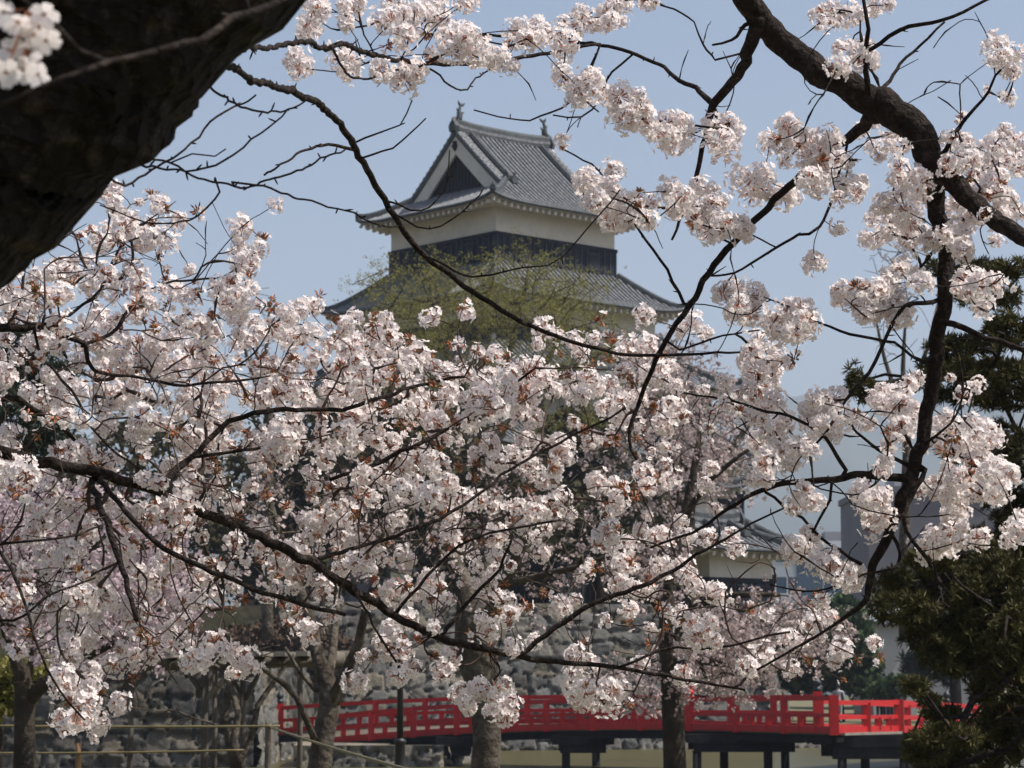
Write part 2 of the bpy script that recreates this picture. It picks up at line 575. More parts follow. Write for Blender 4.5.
def onigawara(mb, p, d, s, mat_=0):
    """ornamental end tile at p facing direction d (xy)"""
    d = np.array((d[0], d[1], 0.0))
    d /= np.linalg.norm(d)
    y = np.array((-d[1], d[0], 0))
    z = np.array((0, 0, 1.0))
    prof = [(-0.30, -0.25), (0.30, -0.25), (0.36, 0.05), (0.22, 0.32), (0.1, 0.38), (0.0, 0.62), (-0.1, 0.38), (-0.22, 0.32), (-0.36, 0.05)]
    n = len(prof)
    v = [np.array(p) + s * (y * a + z * b) for a, b in prof] + [np.array(p) + s * (y * a * 0.8 + z * b * 0.85 + d * 0.22) for a, b in prof]
    q = [(i, (i + 1) % n, n + (i + 1) % n, n + i) for i in range(n)]
    t = [(n, n + i, n + i + 1) for i in range(1, n - 1)] + [(0, i + 1, i) for i in range(1, n - 1)]
    mb.add(v, q, t, mat_)

def eaves(root, hu, hv, bu, bv, ze, lift, under):
    """white soffit with rafters under the eaves"""
    rf = MB()
    def zl(u, v):
        return ze + lift * (abs(u) / hu) ** 6 * (abs(v) / hv) ** 6
    sp = 0.46
    for axis in (0, 1):
        h1, h2, b1, b2 = (hu, hv, bu, bv) if axis == 0 else (hv, hu, bv, bu)
        n = int(2 * h1 / sp)
        for k in range(n + 1):
            a = -h1 + 0.1 + (2 * h1 - 0.2) * k / n
            for s in (-1, 1):
                inner = max(b2 - 0.05, b2 + (abs(a) - b1) * 1.0 if abs(a) > b1 else 0)
                if inner > h2 - 0.15:
                    continue
                e = h2 - 0.10
                pin = (a, s * inner, ze - 0.02) if axis == 0 else (s * inner, a, ze - 0.02)
                zz = zl(a, e) if axis == 0 else zl(e, a)
                pout = (a, s * e, zz - 0.24) if axis == 0 else (s * e, a, zz - 0.24)
                rf.beam(pin, pout, 0.17, 0.20)
    rf.build('rafters', M['plaster'], root, local=True)
    sf = MB()
    N = 24
    for axis in (0, 1):
        for s in (-1, 1):
            A, B, C = [], [], []
            for k in range(N + 1):
                f = -1 + 2 * k / N
                if axis == 0:
                    A.append((f * bu, s * bv, ze + 0.10)); B.append((f * hu, s * hv, zl(f * hu, hv) - 0.10)); C.append((f * hu, s * hv, zl(f * hu, hv) + 0.02))
                else:
                    A.append((s * bu, f * bv, ze + 0.10)); B.append((s * hu, f * hv, zl(hu, f * hv) - 0.10)); C.append((s * hu, f * hv, zl(hu, f * hv) + 0.02))
            k = np.arange(N)
            sf.add(A + B + C, np.concatenate([np.stack([k, k + 1, k + 2 + N, k + 1 + N], -1), np.stack([k + N + 1, k + N + 2, k + 2 * N + 3, k + 2 * N + 2], -1)]))
    sf.build('soffit', M['plaster'], root, local=True)

def irimoya(root, hu, hv, bu, bv, ze, zr, Lg, vg, lift=0.35, rib=0.34, fish=True):
    """hip-and-gable roof: ridge along local x, gables facing -x and +x"""
    H = zr - ze
    def zm(v):
        return ze + H * (1 - min(abs(v) / hv, 1)) ** 1.13
    def zf(u, v):
        s = max(0.0, (abs(u) - Lg) / (hu - Lg))
        vv = vg + s * (hv - vg)
        base = zm(max(abs(v), vv if abs(u) > Lg else 0))
        return base + lift * (abs(u) / hu) ** 6 * (abs(v) / hv) ** 6
    top, ribs = MB(), MB()
    Lo = Lg + 0.42                               # verge overhang past the gable wall
    K = 12
    def line_main(u, s):
        v0 = 0.0 if abs(u) <= Lo else vg + (abs(u) - Lg) / (hu - Lg) * (hv - vg)
        return [(u, s * v, zm(v) + lift * (abs(u) / hu) ** 6 * (v / hv) ** 6) for v in np.linspace(v0, hv, K)]
    n = int(2 * hu / rib)
    us = np.linspace(-hu, hu, n + 1)
    us = np.sort(np.concatenate([us, [-Lo, -Lo - 1e-4, Lo, Lo + 1e-4]]))
    for s in (-1, 1):
        Ls = [line_main(u, s) for u in us]
        k = np.arange(K - 1)
        for a, b in zip(Ls[:-1], Ls[1:]):
            top.add(a + b, np.stack([k, k + 1, k + 1 + K, k + K], -1))
        for u in np.linspace(-hu + 0.05, hu - 0.05, n):
            ln = np.array(line_main(u, s))
            if np.linalg.norm(ln[-1] - ln[0]) > 0.25:
                ribs.tube(ln + np.array((0, 0, 0.045)), 0.085, 6)
    n2 = int(2 * hv / rib)
    vs = np.linspace(-hv, hv, n2 + 1)
    for s in (-1, 1):
        def line_sk(v):
            u0 = Lg if abs(v) <= vg else Lg + (abs(v) - vg) / (hv - vg) * (hu - Lg)
            out = []
            for u in np.linspace(u0, hu, K):
                vv = vg + (u - Lg) / (hu - Lg) * (hv - vg)
                out.append((s * u, v, zm(vv) + lift * (u / hu) ** 6 * (abs(v) / hv) ** 6))
            return out
        Ls = [line_sk(v) for v in np.sort(np.concatenate([vs, [-vg, vg]]))]
        k = np.arange(K - 1)
        for a, b in zip(Ls[:-1], Ls[1:]):
            top.add(a + b, np.stack([k, k + 1, k + 1 + K, k + K], -1))
        for v in np.linspace(-hv + 0.05, hv - 0.05, n2):
            ln = np.array(line_sk(v))
            if np.linalg.norm(ln[-1] - ln[0]) > 0.25:
                ribs.tube(ln + np.array((0, 0, 0.045)), 0.085, 6)
    roof = top.build('roof', M['tile'], root, local=True)
    ribs.build('roof_tiles', M['tile'], roof, local=True, smooth=True)
    # eave edge of dark tile ends
    ed = MB()
    N = 40
    for axis in (0, 1):
        for s in (-1, 1):
            f = np.linspace(-1, 1, N + 1)
            if axis == 0:
                pts = [(a * hu, s * hv, ze + lift * abs(a) ** 6 + 0.02) for a in f]
            else:
                pts = [(s * hu, a * hv, ze + lift * abs(a) ** 6 + 0.02) for a in f]
            ed.tube(pts, 0.095, 6)
    ed.build('eave_edge', M['tile_dark'], roof, local=True, smooth=True)
    eaves(root, hu - 0.06, hv - 0.06, bu, bv, ze, lift, None)
    # gables
    zg = zm(vg)
    for s in (-1, 1):
        g = MB()
        vv = np.linspace(-vg, vg, 25)
        A = [(s * Lg, v, zg - 0.05) for v in vv]
        B = [(s * Lg, v, max(zm(v) - 0.12, zg - 0.04)) for v in vv]
        k = np.arange(24)
        g.add(A + B, np.stack([k, k + 1, k + 26, k + 25], -1))
        gb = g.build('gable', M['lacquer'], root, local=True)
        lat = MB()
        for v in np.arange(-vg + 0.3, vg - 0.2, 0.28):
            if zm(v) - 0.5 > zg:
                lat.box((s * (Lg + 0.06) - 0.03, v - 0.04, zg), (s * (Lg + 0.06) + 0.03, v + 0.04, zm(v) - 0.45))
        lat.build('gable_lattice', M['window_dark'], gb, local=True)
        bb = MB()                                 # white bargeboards
        for sv in (-1, 1):
            q = np.linspace(0.0, vg + 0.25, 14)
            wd = 1.02
            U0, U1 = s * (Lo - 0.16), s * (Lo - 0.02)
            V = []
            for v in q:
                z = zm(v) - 0.26
                V += [(U0, sv * v, z), (U1, sv * v, z), (U1, sv * v, z - wd), (U0, sv * v, z - wd)]
            Q = []
            for i in range(13):
                a, b = 4 * i, 4 * i + 4
                for e in range(4):
                    Q.append((a + e, a + (e + 1) % 4, b + (e + 1) % 4, b + e))
            bb.add(V, Q)
        bb.build('bargeboard', M['plaster'], root, local=True)
        vf = MB()                                 # dark tile fascia above the bargeboards
        for sv in (-1, 1):
            V, Q = [], []
            for i, v in enumerate(np.linspace(0.0, vg + 0.3, 14)):
                z = zm(v)
                V += [(s * (Lo - 0.2), sv * v, z + 0.06), (s * (Lo + 0.03), sv * v, z + 0.06), (s * (Lo + 0.03), sv * v, z - 0.25), (s * (Lo - 0.2), sv * v, z - 0.25)]
            for i in range(13):
                for e in range(4):
                    Q.append((4 * i + e, 4 * i + (e + 1) % 4, 4 * i + 4 + (e + 1) % 4, 4 * i + 4 + e))
            vf.add(V, Q)
        vf.build('verge_fascia', M['tile_dark'], roof, local=True)
        vt = MB()                                 # verge tiles along the gable edge
        for sv in (-1, 1):
            for off in (0.0, 0.24, 0.48):
                q = np.linspace(0.1, vg + 0.35, 16)
                vt.tube([(s * (Lo - off), sv * v, zm(v) + 0.07) for v in q], 0.10, 6)
            for v in np.arange(0.25, vg + 0.3, 0.3):   # short round cross tiles
                vt.tube([(s * (Lo - 0.30), sv * v, zm(v) + 0.13), (s * (Lo + 0.09), sv * v, zm(v) + 0.10)], 0.085, 6)
        vt.build('verge_tiles', M['tile'], roof, local=True, smooth=True)
        # hanging fish ornament under the peak
        pm = MB()
        pm.lathe((s * (Lo + 0.02), 0, zr - 1.15), [(0.0, 0), (0.10, 0.1), (0.20, 0.3), (0.12, 0.45), (0.16, 0.55), (0, 0.62)], 8)
        pm.build('gable_pendant', M['lacquer'], gb, local=True, smooth=True)
    # ridges
    rg = MB()
    us = np.linspace(-Lo + 0.05, Lo - 0.05, 11)
    pts = np.array([(u, 0, zr + 0.18 + 0.16 * (abs(u) / Lo) ** 3) for u in us])
    ridge_tile(rg, pts, 0.42, 0.55)
    ro = rg.build('main_ridge', M['tile_dark'], roof, local=True)
    pl = MB()
    for i in range(10):
        for sy in (-1, 1):
            a, b = pts[i] + (0, sy * 0.216, 0), pts[i + 1] + (0, sy * 0.216, 0)
            pl.beam(a + np.array((0, 0, -0.02)), b + np.array((0, 0, -0.02)), 0.02, 0.16)
    pl.build('ridge_band', M['tile'], ro, local=True)
    for s in (-1, 1):
        for sv in (-1, 1):
            dr = MB()
            q = np.linspace(0.35, vg + 0.15, 10)     # descending ridge
            pp = np.array([(s * (Lo - 0.85), sv * v, zm(v) + 0.16) for v in q])
            ridge_tile(dr, pp, 0.30, 0.30)
            onigawara(dr, pp[-1] + np.array((0, 0, 0.1)), (0, sv), 0.75)
            dr.build('descending_ridge', M['tile_dark'], roof, local=True)
            dr = MB()
            hp = []                                   # hip ridge
            for f in np.linspace(0.02, 0.985, 10):
                u, v = Lg + f * (hu - Lg), vg + f * (hv - vg)
                hp.append((s * u, sv * v, zm(v) + lift * (u / hu) ** 6 * (v / hv) ** 6 + 0.15))
            ridge_tile(dr, hp, 0.30, 0.28)
            onigawara(dr, np.array(hp[0]) + (0, 0, 0.22), (-s * 1.0, 0), 0.7)
            onigawara(dr, np.array(hp[-1]) + (0, 0, 0.08), (s, sv), 0.55)
            dr.build('hip_ridge', M['tile_dark'], roof, local=True)
        dr = MB()
        onigawara(dr, (s * (Lo + 0.02), 0, zr + 0.22), (s, 0), 1.05)
        dr.build('ridge_end_tile', M['tile_dark'], roof, local=True)
    if fish:
        for s in (-1, 1):
            fb = MB()
            x0 = s * (Lo - 0.35)
            z0 = zr + 0.62
            spine = [(x0 + s * 0.22, 0, z0 + 0.02), (x0 + s * 0.10, 0, z0 + 0.12), (x0 + s * 0.02, 0, z0 + 0.34), (x0 + s * 0.08, 0, z0 + 0.62), (x0 - s * 0.03, 0, z0 + 0.86), (x0 - s * 0.10, 0, z0 + 1.02)]
            fb.tube(spine, [0.13, 0.20, 0.17, 0.12, 0.07, 0.03], 8)
            for a, b in (((x0 - s * 0.03, 0, z0 + 0.85), (x0 - s * 0.38, 0, z0 + 1.12)), ((x0 - s * 0.03, 0, z0 + 0.85), (x0 + s * 0.16, 0, z0 + 1.20)), ((x0, 0, z0 + 0.4), (x0 - s * 0.30, 0, z0 + 0.58)), ((x0 + s * 0.05, 0, z0 + 0.55), (x0 + s * 0.28, 0, z0 + 0.72))):
                fb.tube([a, (np.array(a) + np.array(b)) / 2, b], [0.05, 0.085, 0.015], 5)
            fb.build('fish_ornament', M['tile_dark'], roof, local=True, smooth=True)

def skirt_roof(root, o, bu, bv, iu, iv, ze, zt, lift=0.35, rib=0.34, over=1.4):
    """tiled roof ring around a storey: from inner half sizes iu, iv at zt down to the eaves"""
    hu, hv = bu + over, bv + over
    K = 8
    top, ribs, ed, hrs = MB(), MB(), MB(), []
    def line(axis, s, a):
        h1, h2, i1, i2 = (hu, hv, iu, iv) if axis == 0 else (hv, hu, iv, iu)
        f0 = 0.0 if abs(a) <= i1 else (abs(a) - i1) / (h1 - i1)
        out = []
        for f in np.linspace(f0, 1, K):
            w_ = i2 + f * (h2 - i2)
            z = ze + (zt - ze) * (1 - f) ** 1.25 + lift * (abs(a) / h1) ** 6 * f ** 4
            out.append((a, s * w_, z) if axis == 0 else (s * w_, a, z))
        return out
    k = np.arange(K - 1)
    for axis in (0, 1):
        h1 = hu if axis == 0 else hv
        i1 = iu if axis == 0 else iv
        n = int(2 * h1 / rib)
        for s in (-1, 1):
            Ls = [line(axis, s, a) for a in np.sort(np.concatenate([np.linspace(-h1, h1, n + 1), [-i1, i1]]))]
            for a, b in zip(Ls[:-1], Ls[1:]):
                top.add(a + b, np.stack([k, k + 1, k + 1 + K, k + K], -1))
            for a in np.linspace(-h1 + 0.05, h1 - 0.05, n):
                ln = np.array(line(axis, s, a))
                if np.linalg.norm(ln[-1] - ln[0]) > 0.25:
                    ribs.tube(ln + np.array((0, 0, 0.045)), 0.085, 6)
            ed.tube([line(axis, s, a)[-1] for a in np.linspace(-h1, h1, 31)], 0.095, 6)
    for s in (-1, 1):
        for sv in (-1, 1):
            hp = [np.array((s * (iu + f * (hu - iu)), sv * (iv + f * (hv - iv)), ze + (zt - ze) * (1 - f) ** 1.25 + lift * f ** 10 + 0.14)) for f in np.linspace(0.02, 0.985, 9)]
            hr = MB()
            hrs.append(hr)
            ridge_tile(hr, hp, 0.30, 0.26)
            onigawara(hr, hp[-1] + np.array((0, 0, 0.08)), (s, sv), 0.5)
    roof = top.build('roof', M['tile'], root, local=True)
    ribs.build('roof_tiles', M['tile'], roof, local=True, smooth=True)
    ed.build('eave_edge', M['tile_dark'], roof, local=True, smooth=True)
    for hr in hrs:
        hr.build('hip_ridge', M['tile_dark'], roof, local=True)
    eaves(root, hu - 0.06, hv - 0.06, bu, bv, ze, lift, None)

def storey(root, bu, bv, zb, zs, zt, windows=True):
    """white plaster above zs, black lacquered boards with battens below"""
    wb = MB()
    wb.box((-bu, -bv, zs - 0.1), (bu, bv, zt))
    wb.build('plaster_wall', M['plaster'], root, local=True)
    bd = MB()
    e = 0.07
    bd.box((-bu - e, -bv - e, zb), (bu + e, bv + e, zs))
    bd.box((-bu - e - 0.06, -bv - e - 0.06, zs - 0.16), (bu + e + 0.06, bv + e + 0.06, zs + 0.03))
    bd.box((-bu - e - 0.06, -bv - e - 0.06, zb), (bu + e + 0.06, bv + e + 0.06, zb + 0.14))
    b = bd.build('board_wall', M['lacquer'], root, local=True)
    bd = MB()
    for axis in (0, 1):
        h1, h2 = (bu, bv) if axis == 0 else (bv, bu)
        n = max(3, int(2 * h1 / 0.45))
        for k in range(n + 1):
            a = -h1 + 2 * h1 * k / n
            for s in (-1, 1):
                if axis == 0:
                    bd.box((a - 0.04, s * (h2 + e + 0.03) - 0.03, zb + 0.14), (a + 0.04, s * (h2 + e + 0.03) + 0.03, zs - 0.16))
                else:
                    bd.box((s * (h2 + e + 0.03) - 0.03, a - 0.04, zb + 0.14), (s * (h2 + e + 0.03) + 0.03, a + 0.04, zs - 0.16))
    bd.build('battens', M['batten'], b, local=True)
    if windows:
        hgt = min(0.8, (zs - zb) * 0.55)
        zc = (zs + zb) / 2
        for axis in (0, 1):
            h1, h2 = (bu, bv) if axis == 0 else (bv, bu)
            for a in (-0.55 * h1, 0.02 * h1, 0.6 * h1):
                for s in (-1, 1):
                    wdn, fr = MB(), MB()
                    def bx(m_, a0, a1, d0, d1, z0, z1):
                        d0, d1 = sorted((s * d0, s * d1))
                        if axis == 0:
                            m_.box((a0, d0, z0), (a1, d1, z1))
                        else:
                            m_.box((d0, a0, z0), (d1, a1, z1))
                    bx(wdn, a - 0.36, a + 0.36, h2 + e + 0.02, h2 + e + 0.075, zc - hgt / 2, zc + hgt / 2)
                    for q in (-0.24, -0.08, 0.08, 0.24):
                        bx(fr, a + q - 0.03, a + q + 0.03, h2 + e + 0.07, h2 + e + 0.11, zc - hgt / 2, zc + hgt / 2)
                    bx(fr, a - 0.42, a + 0.42, h2 + e + 0.02, h2 + e + 0.13, zc + hgt / 2, zc + hgt / 2 + 0.08)
                    bx(fr, a - 0.42, a + 0.42, h2 + e + 0.02, h2 + e + 0.13, zc - hgt / 2 - 0.08, zc - hgt / 2)
                    wo_ = wdn.build('window', M['window_dark'], root, local=True)
                    fr.build('window_lattice', M['batten'], wo_, local=True)

TH = R(42)
def rot_pt(c, u, v, th=TH):
    return np.array((c[0] + u * math.cos(th) - v * math.sin(th), c[1] + u * math.sin(th) + v * math.cos(th)))

# the keep. near top-floor corner stands at px 496, 134 m away
kc = P(496, 231.7, 134)
KC = rot_pt(kc[:2], 4.5, 4.5)
keep = thing('castle_keep', 'black and white many-tiered castle keep with grey tiled roofs above the blossoms', 'castle', (KC[0], KC[1], 0), TH)
Z_BAND = kc[2]
Z_EAVE = Z_BAND + 1.5
Z_RIDGE = P(501, 128, KC[1])[2] - 0.72
irimoya(keep, 5.95, 5.85, 4.5, 4.5, Z_EAVE, Z_RIDGE, 3.15, 3.8)
storey(keep, 4.5, 4.5, Z_BAND - 1.75, Z_BAND, Z_EAVE + 0.15)
e2 = Z_BAND - 3.75
skirt_roof(keep, 0, 6.1, 6.1, 4.55, 4.55, e2, Z_BAND - 1.6, over=1.35, lift=0.4)
storey(keep, 6.1, 6.1, e2 - 2.6, e2 - 1.2, e2 + 0.1)
e3 = e2 - 4.2
skirt_roof(keep, 0, 7.4, 7.4, 6.15, 6.15, e3, e2 - 2.4, over=1.4)
storey(keep, 7.4, 7.4, e3 - 3.0, e3 - 1.3, e3 + 0.1)
e4 = e3 - 4.3
skirt_roof(keep, 0, 8.6, 8.6, 7.45, 7.45, e4, e3 - 2.8, over=1.4)
storey(keep, 8.6, 8.6, 8.4, e4 - 1.4, e4 + 0.1)
bs = MB()
hb = 8.9
for (a, b) in (((-hb, -hb), (hb, -hb)), ((hb, -hb), (hb, hb)), ((hb, hb), (-hb, hb)), ((-hb, hb), (-hb, -hb))):
    s_ = (hb + 1.6) / hb
    stone_face(bs, np.array(a) * s_, np.array(b) * s_, 4.2, 8.5, 0.37, seed=21, res=0.2)
bs.build('stone_base', M['stone'], keep, local=True, smooth=True)

def small_tower(label, px, D, eave_y, half, body_h, ground_z, ridge_h, th, name='castle_turret', cat='turret', tiers=1):
    c = P(px, eave_y, D)
    ze = c[2]
    r = thing(name, label, cat, (c[0], c[1], 0), th)
    irimoya(r, half + 1.1, half + 1.0, half, half, ze, ze + ridge_h, half * 0.62, half * 0.66, lift=0.28, fish=False)
    zs = ze - body_h * 0.45
    storey(r, half, half, ze - body_h, zs, ze + 0.1)
    z = ze - body_h
    h = half
    while z > ground_z + 1.5 and tiers > 1:
        skirt_roof(r, 0, h + 1.0, h + 1.0, h + 0.05, h + 0.05, z - 1.1, z + 0.15, over=1.1, lift=0.28)
        h += 1.0
        z -= 1.1
        nz = max(ground_z, z - 3.0)
        storey(r, h, h, nz, z - 1.2, z + 0.1)
        z = nz
        tiers -= 1
    return r
small_tower('smaller castle tower half hidden by blossoms right of the keep', 628, 122, 392, 2.9, 2.6, 4.3, 2.3, TH, tiers=4)
small_tower('little white walled corner turret with grey tiled roof by the office block', 712, 113, 553, 1.9, 2.7, 4.3, 1.3, R(38))
# long connecting wing low between the towers
wg = P(600, 500, 118)
wing = thing('connecting_hall', 'low white and black castle hall behind the thick blossoms below the smaller tower', 'castle building', (wg[0], wg[1], 0), TH)
irimoya(wing, 6.2, 3.6, 5.2, 2.7, wg[2] + 0.5, wg[2] + 2.4, 4.2, 2.2, fish=False)
storey(wing, 5.2, 2.7, 4.3, wg[2] - 1.0, wg[2] + 0.6)


# ------------------------------------------------------------------ modern buildings beyond the moat
def slab(px0, px1, py0, D, depth, zb):
    a, b = P(px0, py0, D), P(px1, py0, D)
    return a[0], b[0], D, D + depth, zb, a[2]

def office():
    x0, x1, y0, y1, z0, z1 = slab(772, 884, 541, 260, 18, -0.7)
    r = thing('office_building', 'distant white office block with bands of blue glass right of the turret', 'office building', ((x0 + x1) / 2, y0, z0))
    b = MB()
    b.box((x0, y0, z0), (x1, y1, z1))
    b.box((x0 - 0.4, y0 - 0.5, z1 - 0.7), (x1 + 0.4, y1, z1))
    b.build('wall', M['office_white'], r)
    g = MB()
    fl = (z1 - z0) / 5
    for k in range(5):
        z = z0 + k * fl
        w_ = MB()
        w_.box((x0 + 0.3, y0 - 0.06, z + fl * 0.30), (x1 - 0.3, y0 + 0.05, z + fl * 0.86))
        wo_ = w_.build('window_band', M['office_blue'], r)
        mu = MB()
        n = 9
        for i in range(n + 1):
            x = x0 + 0.3 + (x1 - x0 - 0.6) * i / n
            mu.box((x - 0.07, y0 - 0.12, z + fl * 0.30), (x + 0.07, y0 - 0.05, z + fl * 0.86))
        for zz in (0.28, 0.84):
            mu.box((x0 + 0.2, y0 - 0.125, z + fl * zz), (x1 - 0.2, y0 - 0.045, z + fl * (zz + 0.035)))
        mu.build('window_frame', M['office_white'], wo_)
    t = MB()
    t.box((x0 + 2.5, y0 - 0.25, z0), (x0 + 5.2, y0 - 0.13, z1 - 0.9))
    t.build('stair_tower', M['office_blue'], r)
    c = MB()
    c.box((x0 + 6, y0 + 4, z1), (x0 + 9, y0 + 7, z1 + 1.2))
    c.build('roof_plant', M['pale_wall'], r)
office()

def grey_block():
    x0, x1, y0, y1, z0, z1 = slab(868, 996, 488, 165, 14, -0.7)
    r = thing('concrete_building', 'big plain grey concrete building behind the dark pine on the right', 'building', ((x0 + x1) / 2, y0, z0))
    b = MB()
    b.box((x0, y0, z0 + 3.6), (x1, y1, z1))
    b.box((x0 - 0.15, y0 - 0.15, z1 - 0.3), (x1 + 0.15, y1 + 0.15, z1 + 0.12))
    b.build('wall', M['concrete'], r)
    l = MB()
    l.box((x0 + 0.6, y0 + 0.4, z0), (x1 - 0.4, y1 - 0.4, z0 + 3.6))
    l.build('ground_storey', M['pale_wall'], r)
    p = MB()
    p.box((x0 + 2.2, y0 + 3, z1 + 0.12), (x0 + 5.0, y0 + 7, z1 + 0.9))
    p.build('roof_plant', M['pale_wall'], r)
    return r
grey_block()

def pale_house():
    x0, x1, y0, y1, z0, z1 = slab(872, 915, 622, 140, 8, -0.7)
    r = thing('pale_house', 'small pale grey house wall with low roof left of the pine', 'house', ((x0 + x1) / 2, y0, z0))
    b = MB()
    b.box((x0, y0, z0), (x1, y1, z1))
    b.build('wall', M['pale_wall'], r)
    t = MB()
    zr = z1 + 1.0
    v = [(x0 - 0.4, y0 - 0.4, z1 - 0.05), (x1 + 0.4, y0 - 0.4, z1 - 0.05), (x1 + 0.4, (y0 + y1) / 2, zr), (x0 - 0.4, (y0 + y1) / 2, zr), (x0 - 0.4, y1 + 0.4, z1 - 0.05), (x1 + 0.4, y1 + 0.4, z1 - 0.05)]
    v += [(a, b_, c - 0.15) for a, b_, c in v]
    t.add(v, [(0, 1, 2, 3), (3, 2, 5, 4), (6, 9, 8, 7), (9, 10, 11, 8), (0, 6, 7, 1), (4, 5, 11, 10), (0, 3, 9, 6), (3, 4, 10, 9), (1, 7, 8, 2), (2, 8, 11, 5)])
    t.build('roof', M['tile'], r)
    d = MB()
    d.box((x0 + 0.5, y0 - 0.05, z0), (x0 + 1.35, y0 + 0.05, z0 + 2.0))
    d.build('door', M['log'], r)
pale_house()


# ------------------------------------------------------------------ the red bridge
def bridge():
    # near railing corners: (px, py of the red sill's foot, distance, railing height)
    key = [(330, 741, 84, 0.84), (690, 727, 76, 0.86), (834, 731, 72, 0.97), (899, 729.5, 75, 0.84), (1010, 733, 84, 0.84)]
    npts = [P(a, b, d) for a, b, d, h in key]
    # the far railing runs 3.4 m behind
    fpts = [npts[0] + np.array((-1.9, 2.4, 0.25)), npts[1] + np.array((0.2, 3.4, 0.02)), npts[2] + np.array((0.1, 4.6, 0)), npts[3] + np.array((-2.0, 3.0, 0)), npts[4] + np.array((-1.5, 3.4, 0))]
    hs = [k[3] for k in key]
    r = thing('red_bridge', 'vermilion painted wooden bridge on dark piers crossing the moat', 'bridge', (npts[1][0], npts[1][1], WATER_Z))
    bows = [0.16, 0.0, 0.0, 0.0]
    def sample(pts, i, f, bow):
        p = pts[i] * (1 - f) + pts[i + 1] * f
        p = p.copy()
        p[2] += 4 * f * (1 - f) * bow
        return p
    # deck planks
    dk = MB()
    for i in range(4):
        n = 16
        A = [sample(npts, i, k / n, bows[i]) for k in range(n + 1)]
        B = [sample(fpts, i, k / n, bows[i]) for k in range(n + 1)]
        for k in range(n):
            q = [A[k], A[k + 1], B[k + 1], B[k]]
            o = np.array((0, 0, 0.02))
            lo = [x + np.array((0, 0, -0.12)) for x in q]
            hi = [x - o for x in q]
            dk.add(lo + hi, [(0, 3, 2, 1), (4, 5, 6, 7), (0, 1, 5, 4), (1, 2, 6, 5), (2, 3, 7, 6), (3, 0, 4, 7)])
    dk.build('deck', M['deck'], r)
    # dark girders under the deck
    for tagname, pts in (('girder', npts), ('girder', fpts)):
        for i in range(4):
            g = MB()
            inw = np.array((0, 0.22 if pts is npts else -0.22, -0.24))
            g.sweep([sample(pts, i, k / 8, bows[i]) + inw for k in range(9)], 0.26, 0.24)
            g.build(tagname, M['dark_wood'], r)
    eb = MB()  # pale bar: sunlight on the deck edge put into its colour
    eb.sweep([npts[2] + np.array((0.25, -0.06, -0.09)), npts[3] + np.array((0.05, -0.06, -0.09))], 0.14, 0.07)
    eb.build('deck_edge_sunlit', M['slat'], r)
    # railings
    def railing(pts, outward, ends):
        for i in range(4):
            n = [8, 3, 2, 3][i]
            h0, h1 = hs[i], hs[i + 1]
            if i == 2:
                h0 = 0.84
            m = n * 3
            for zf, hh, ww in ((1.0, 0.13, 0.17), (0.50, 0.11, 0.10), (0.07, 0.20, 0.13)):
                L = []
                for k in range(m + 1):
                    f = k / m
                    a = sample(pts, i, f, bows[i])
                    a[2] += (h0 * (1 - f) + h1 * f) * zf - 0.04
                    L.append(a)
                rail = MB()
                rail.sweep(L, ww, hh)
                rail.build('rail', M['red'], r)
            for k in range(n + 1):
                if k == 0 and i > 0:
                    continue
                f = k / n
                p = sample(pts, i, f, bows[i])
                h = h0 * (1 - f) + h1 * f
                newel = (i == 0 and k in (0, n)) or (i == 1 and k == n) or (i == 2 and k == n) or (i == 3 and k == n)
                pm = MB()
                w_ = 0.13 if newel else 0.10
                pm.box((p[0] - w_, p[1] - w_, p[2] - 0.12), (p[0] + w_, p[1] + w_, p[2] + h + (0.12 if newel and (pts is fpts or i == 0) else 0.05 if newel else -0.03)))
                po = pm.build('newel_post' if newel else 'rail_post', M['red'], r)
                if newel and (pts is fpts or i == 0):
                    cm = MB()
                    cm.lathe((p[0], p[1], p[2] + h + 0.12), [(0.0, 0), (0.13, 0), (0.13, 0.10), (0.09, 0.13), (0.085, 0.17), (0.13, 0.23), (0.12, 0.30), (0.05, 0.38), (0.0, 0.44)], 10)
                    cm.build('cap', M['red'] if (i == 0 and k == n and pts is npts) else M['metal_cap'], po, smooth=True)
                if k < n and n > 0:                 # short struts between the lower two rails
                    for ff in (0.33, 0.67):
                        f2 = (k + ff) / n
                        p2 = sample(pts, i, f2, bows[i])
                        h2 = h0 * (1 - f2) + h1 * f2
                        sm = MB()
                        sm.box((p2[0] - 0.085, p2[1] - 0.045, p2[2]), (p2[0] + 0.085, p2[1] + 0.045, p2[2] + h2 * 0.50 - 0.05))
                        sm.build('strut', M['red'], r)
    railing(npts, -1, True)
    railing(fpts, 1, True)
    # piers: cap beams with two posts each
    def pier(px0, px1, py0, py1, D, posts, Dp=None):
        a, b = P(px0, py0, D), P(px1, py0, D)
        zb = P(px0, py1, D)[2]
        zt = a[2]
        mid = (zt + zb) / 2
        for dy in (0, 2.6):
            c = MB()
            c.box((a[0], D + dy - 0.15, mid), (b[0], D + dy + 0.25, zt))
            c.build('pier_cap', M['dark_wood'], r)
            c = MB()
            c.box((a[0] + 0.25, D + dy - 0.1, zb), (b[0] - 0.25, D + dy + 0.2, mid - 0.004))
            c.build('pier_beam', M['dark_wood'], r)
        for pi_, p in enumerate(posts):
            for dy in ((0,) if pi_ % 2 == 0 else (2.6,)):
                x = P(p, py0, D + dy)[0]
                pm = MB()
                pm.tube([(x, D + dy + 0.05, -3.4), (x, D + dy + 0.05, zb + 0.05)], 0.135, 10)
                pm.build('pier_post', M['dark_wood'], r, smooth=True)
    pier(436, 478, 737, 756, 80.6, (451,))
    pier(552, 614, 736, 753, 78.4, (566, 596))
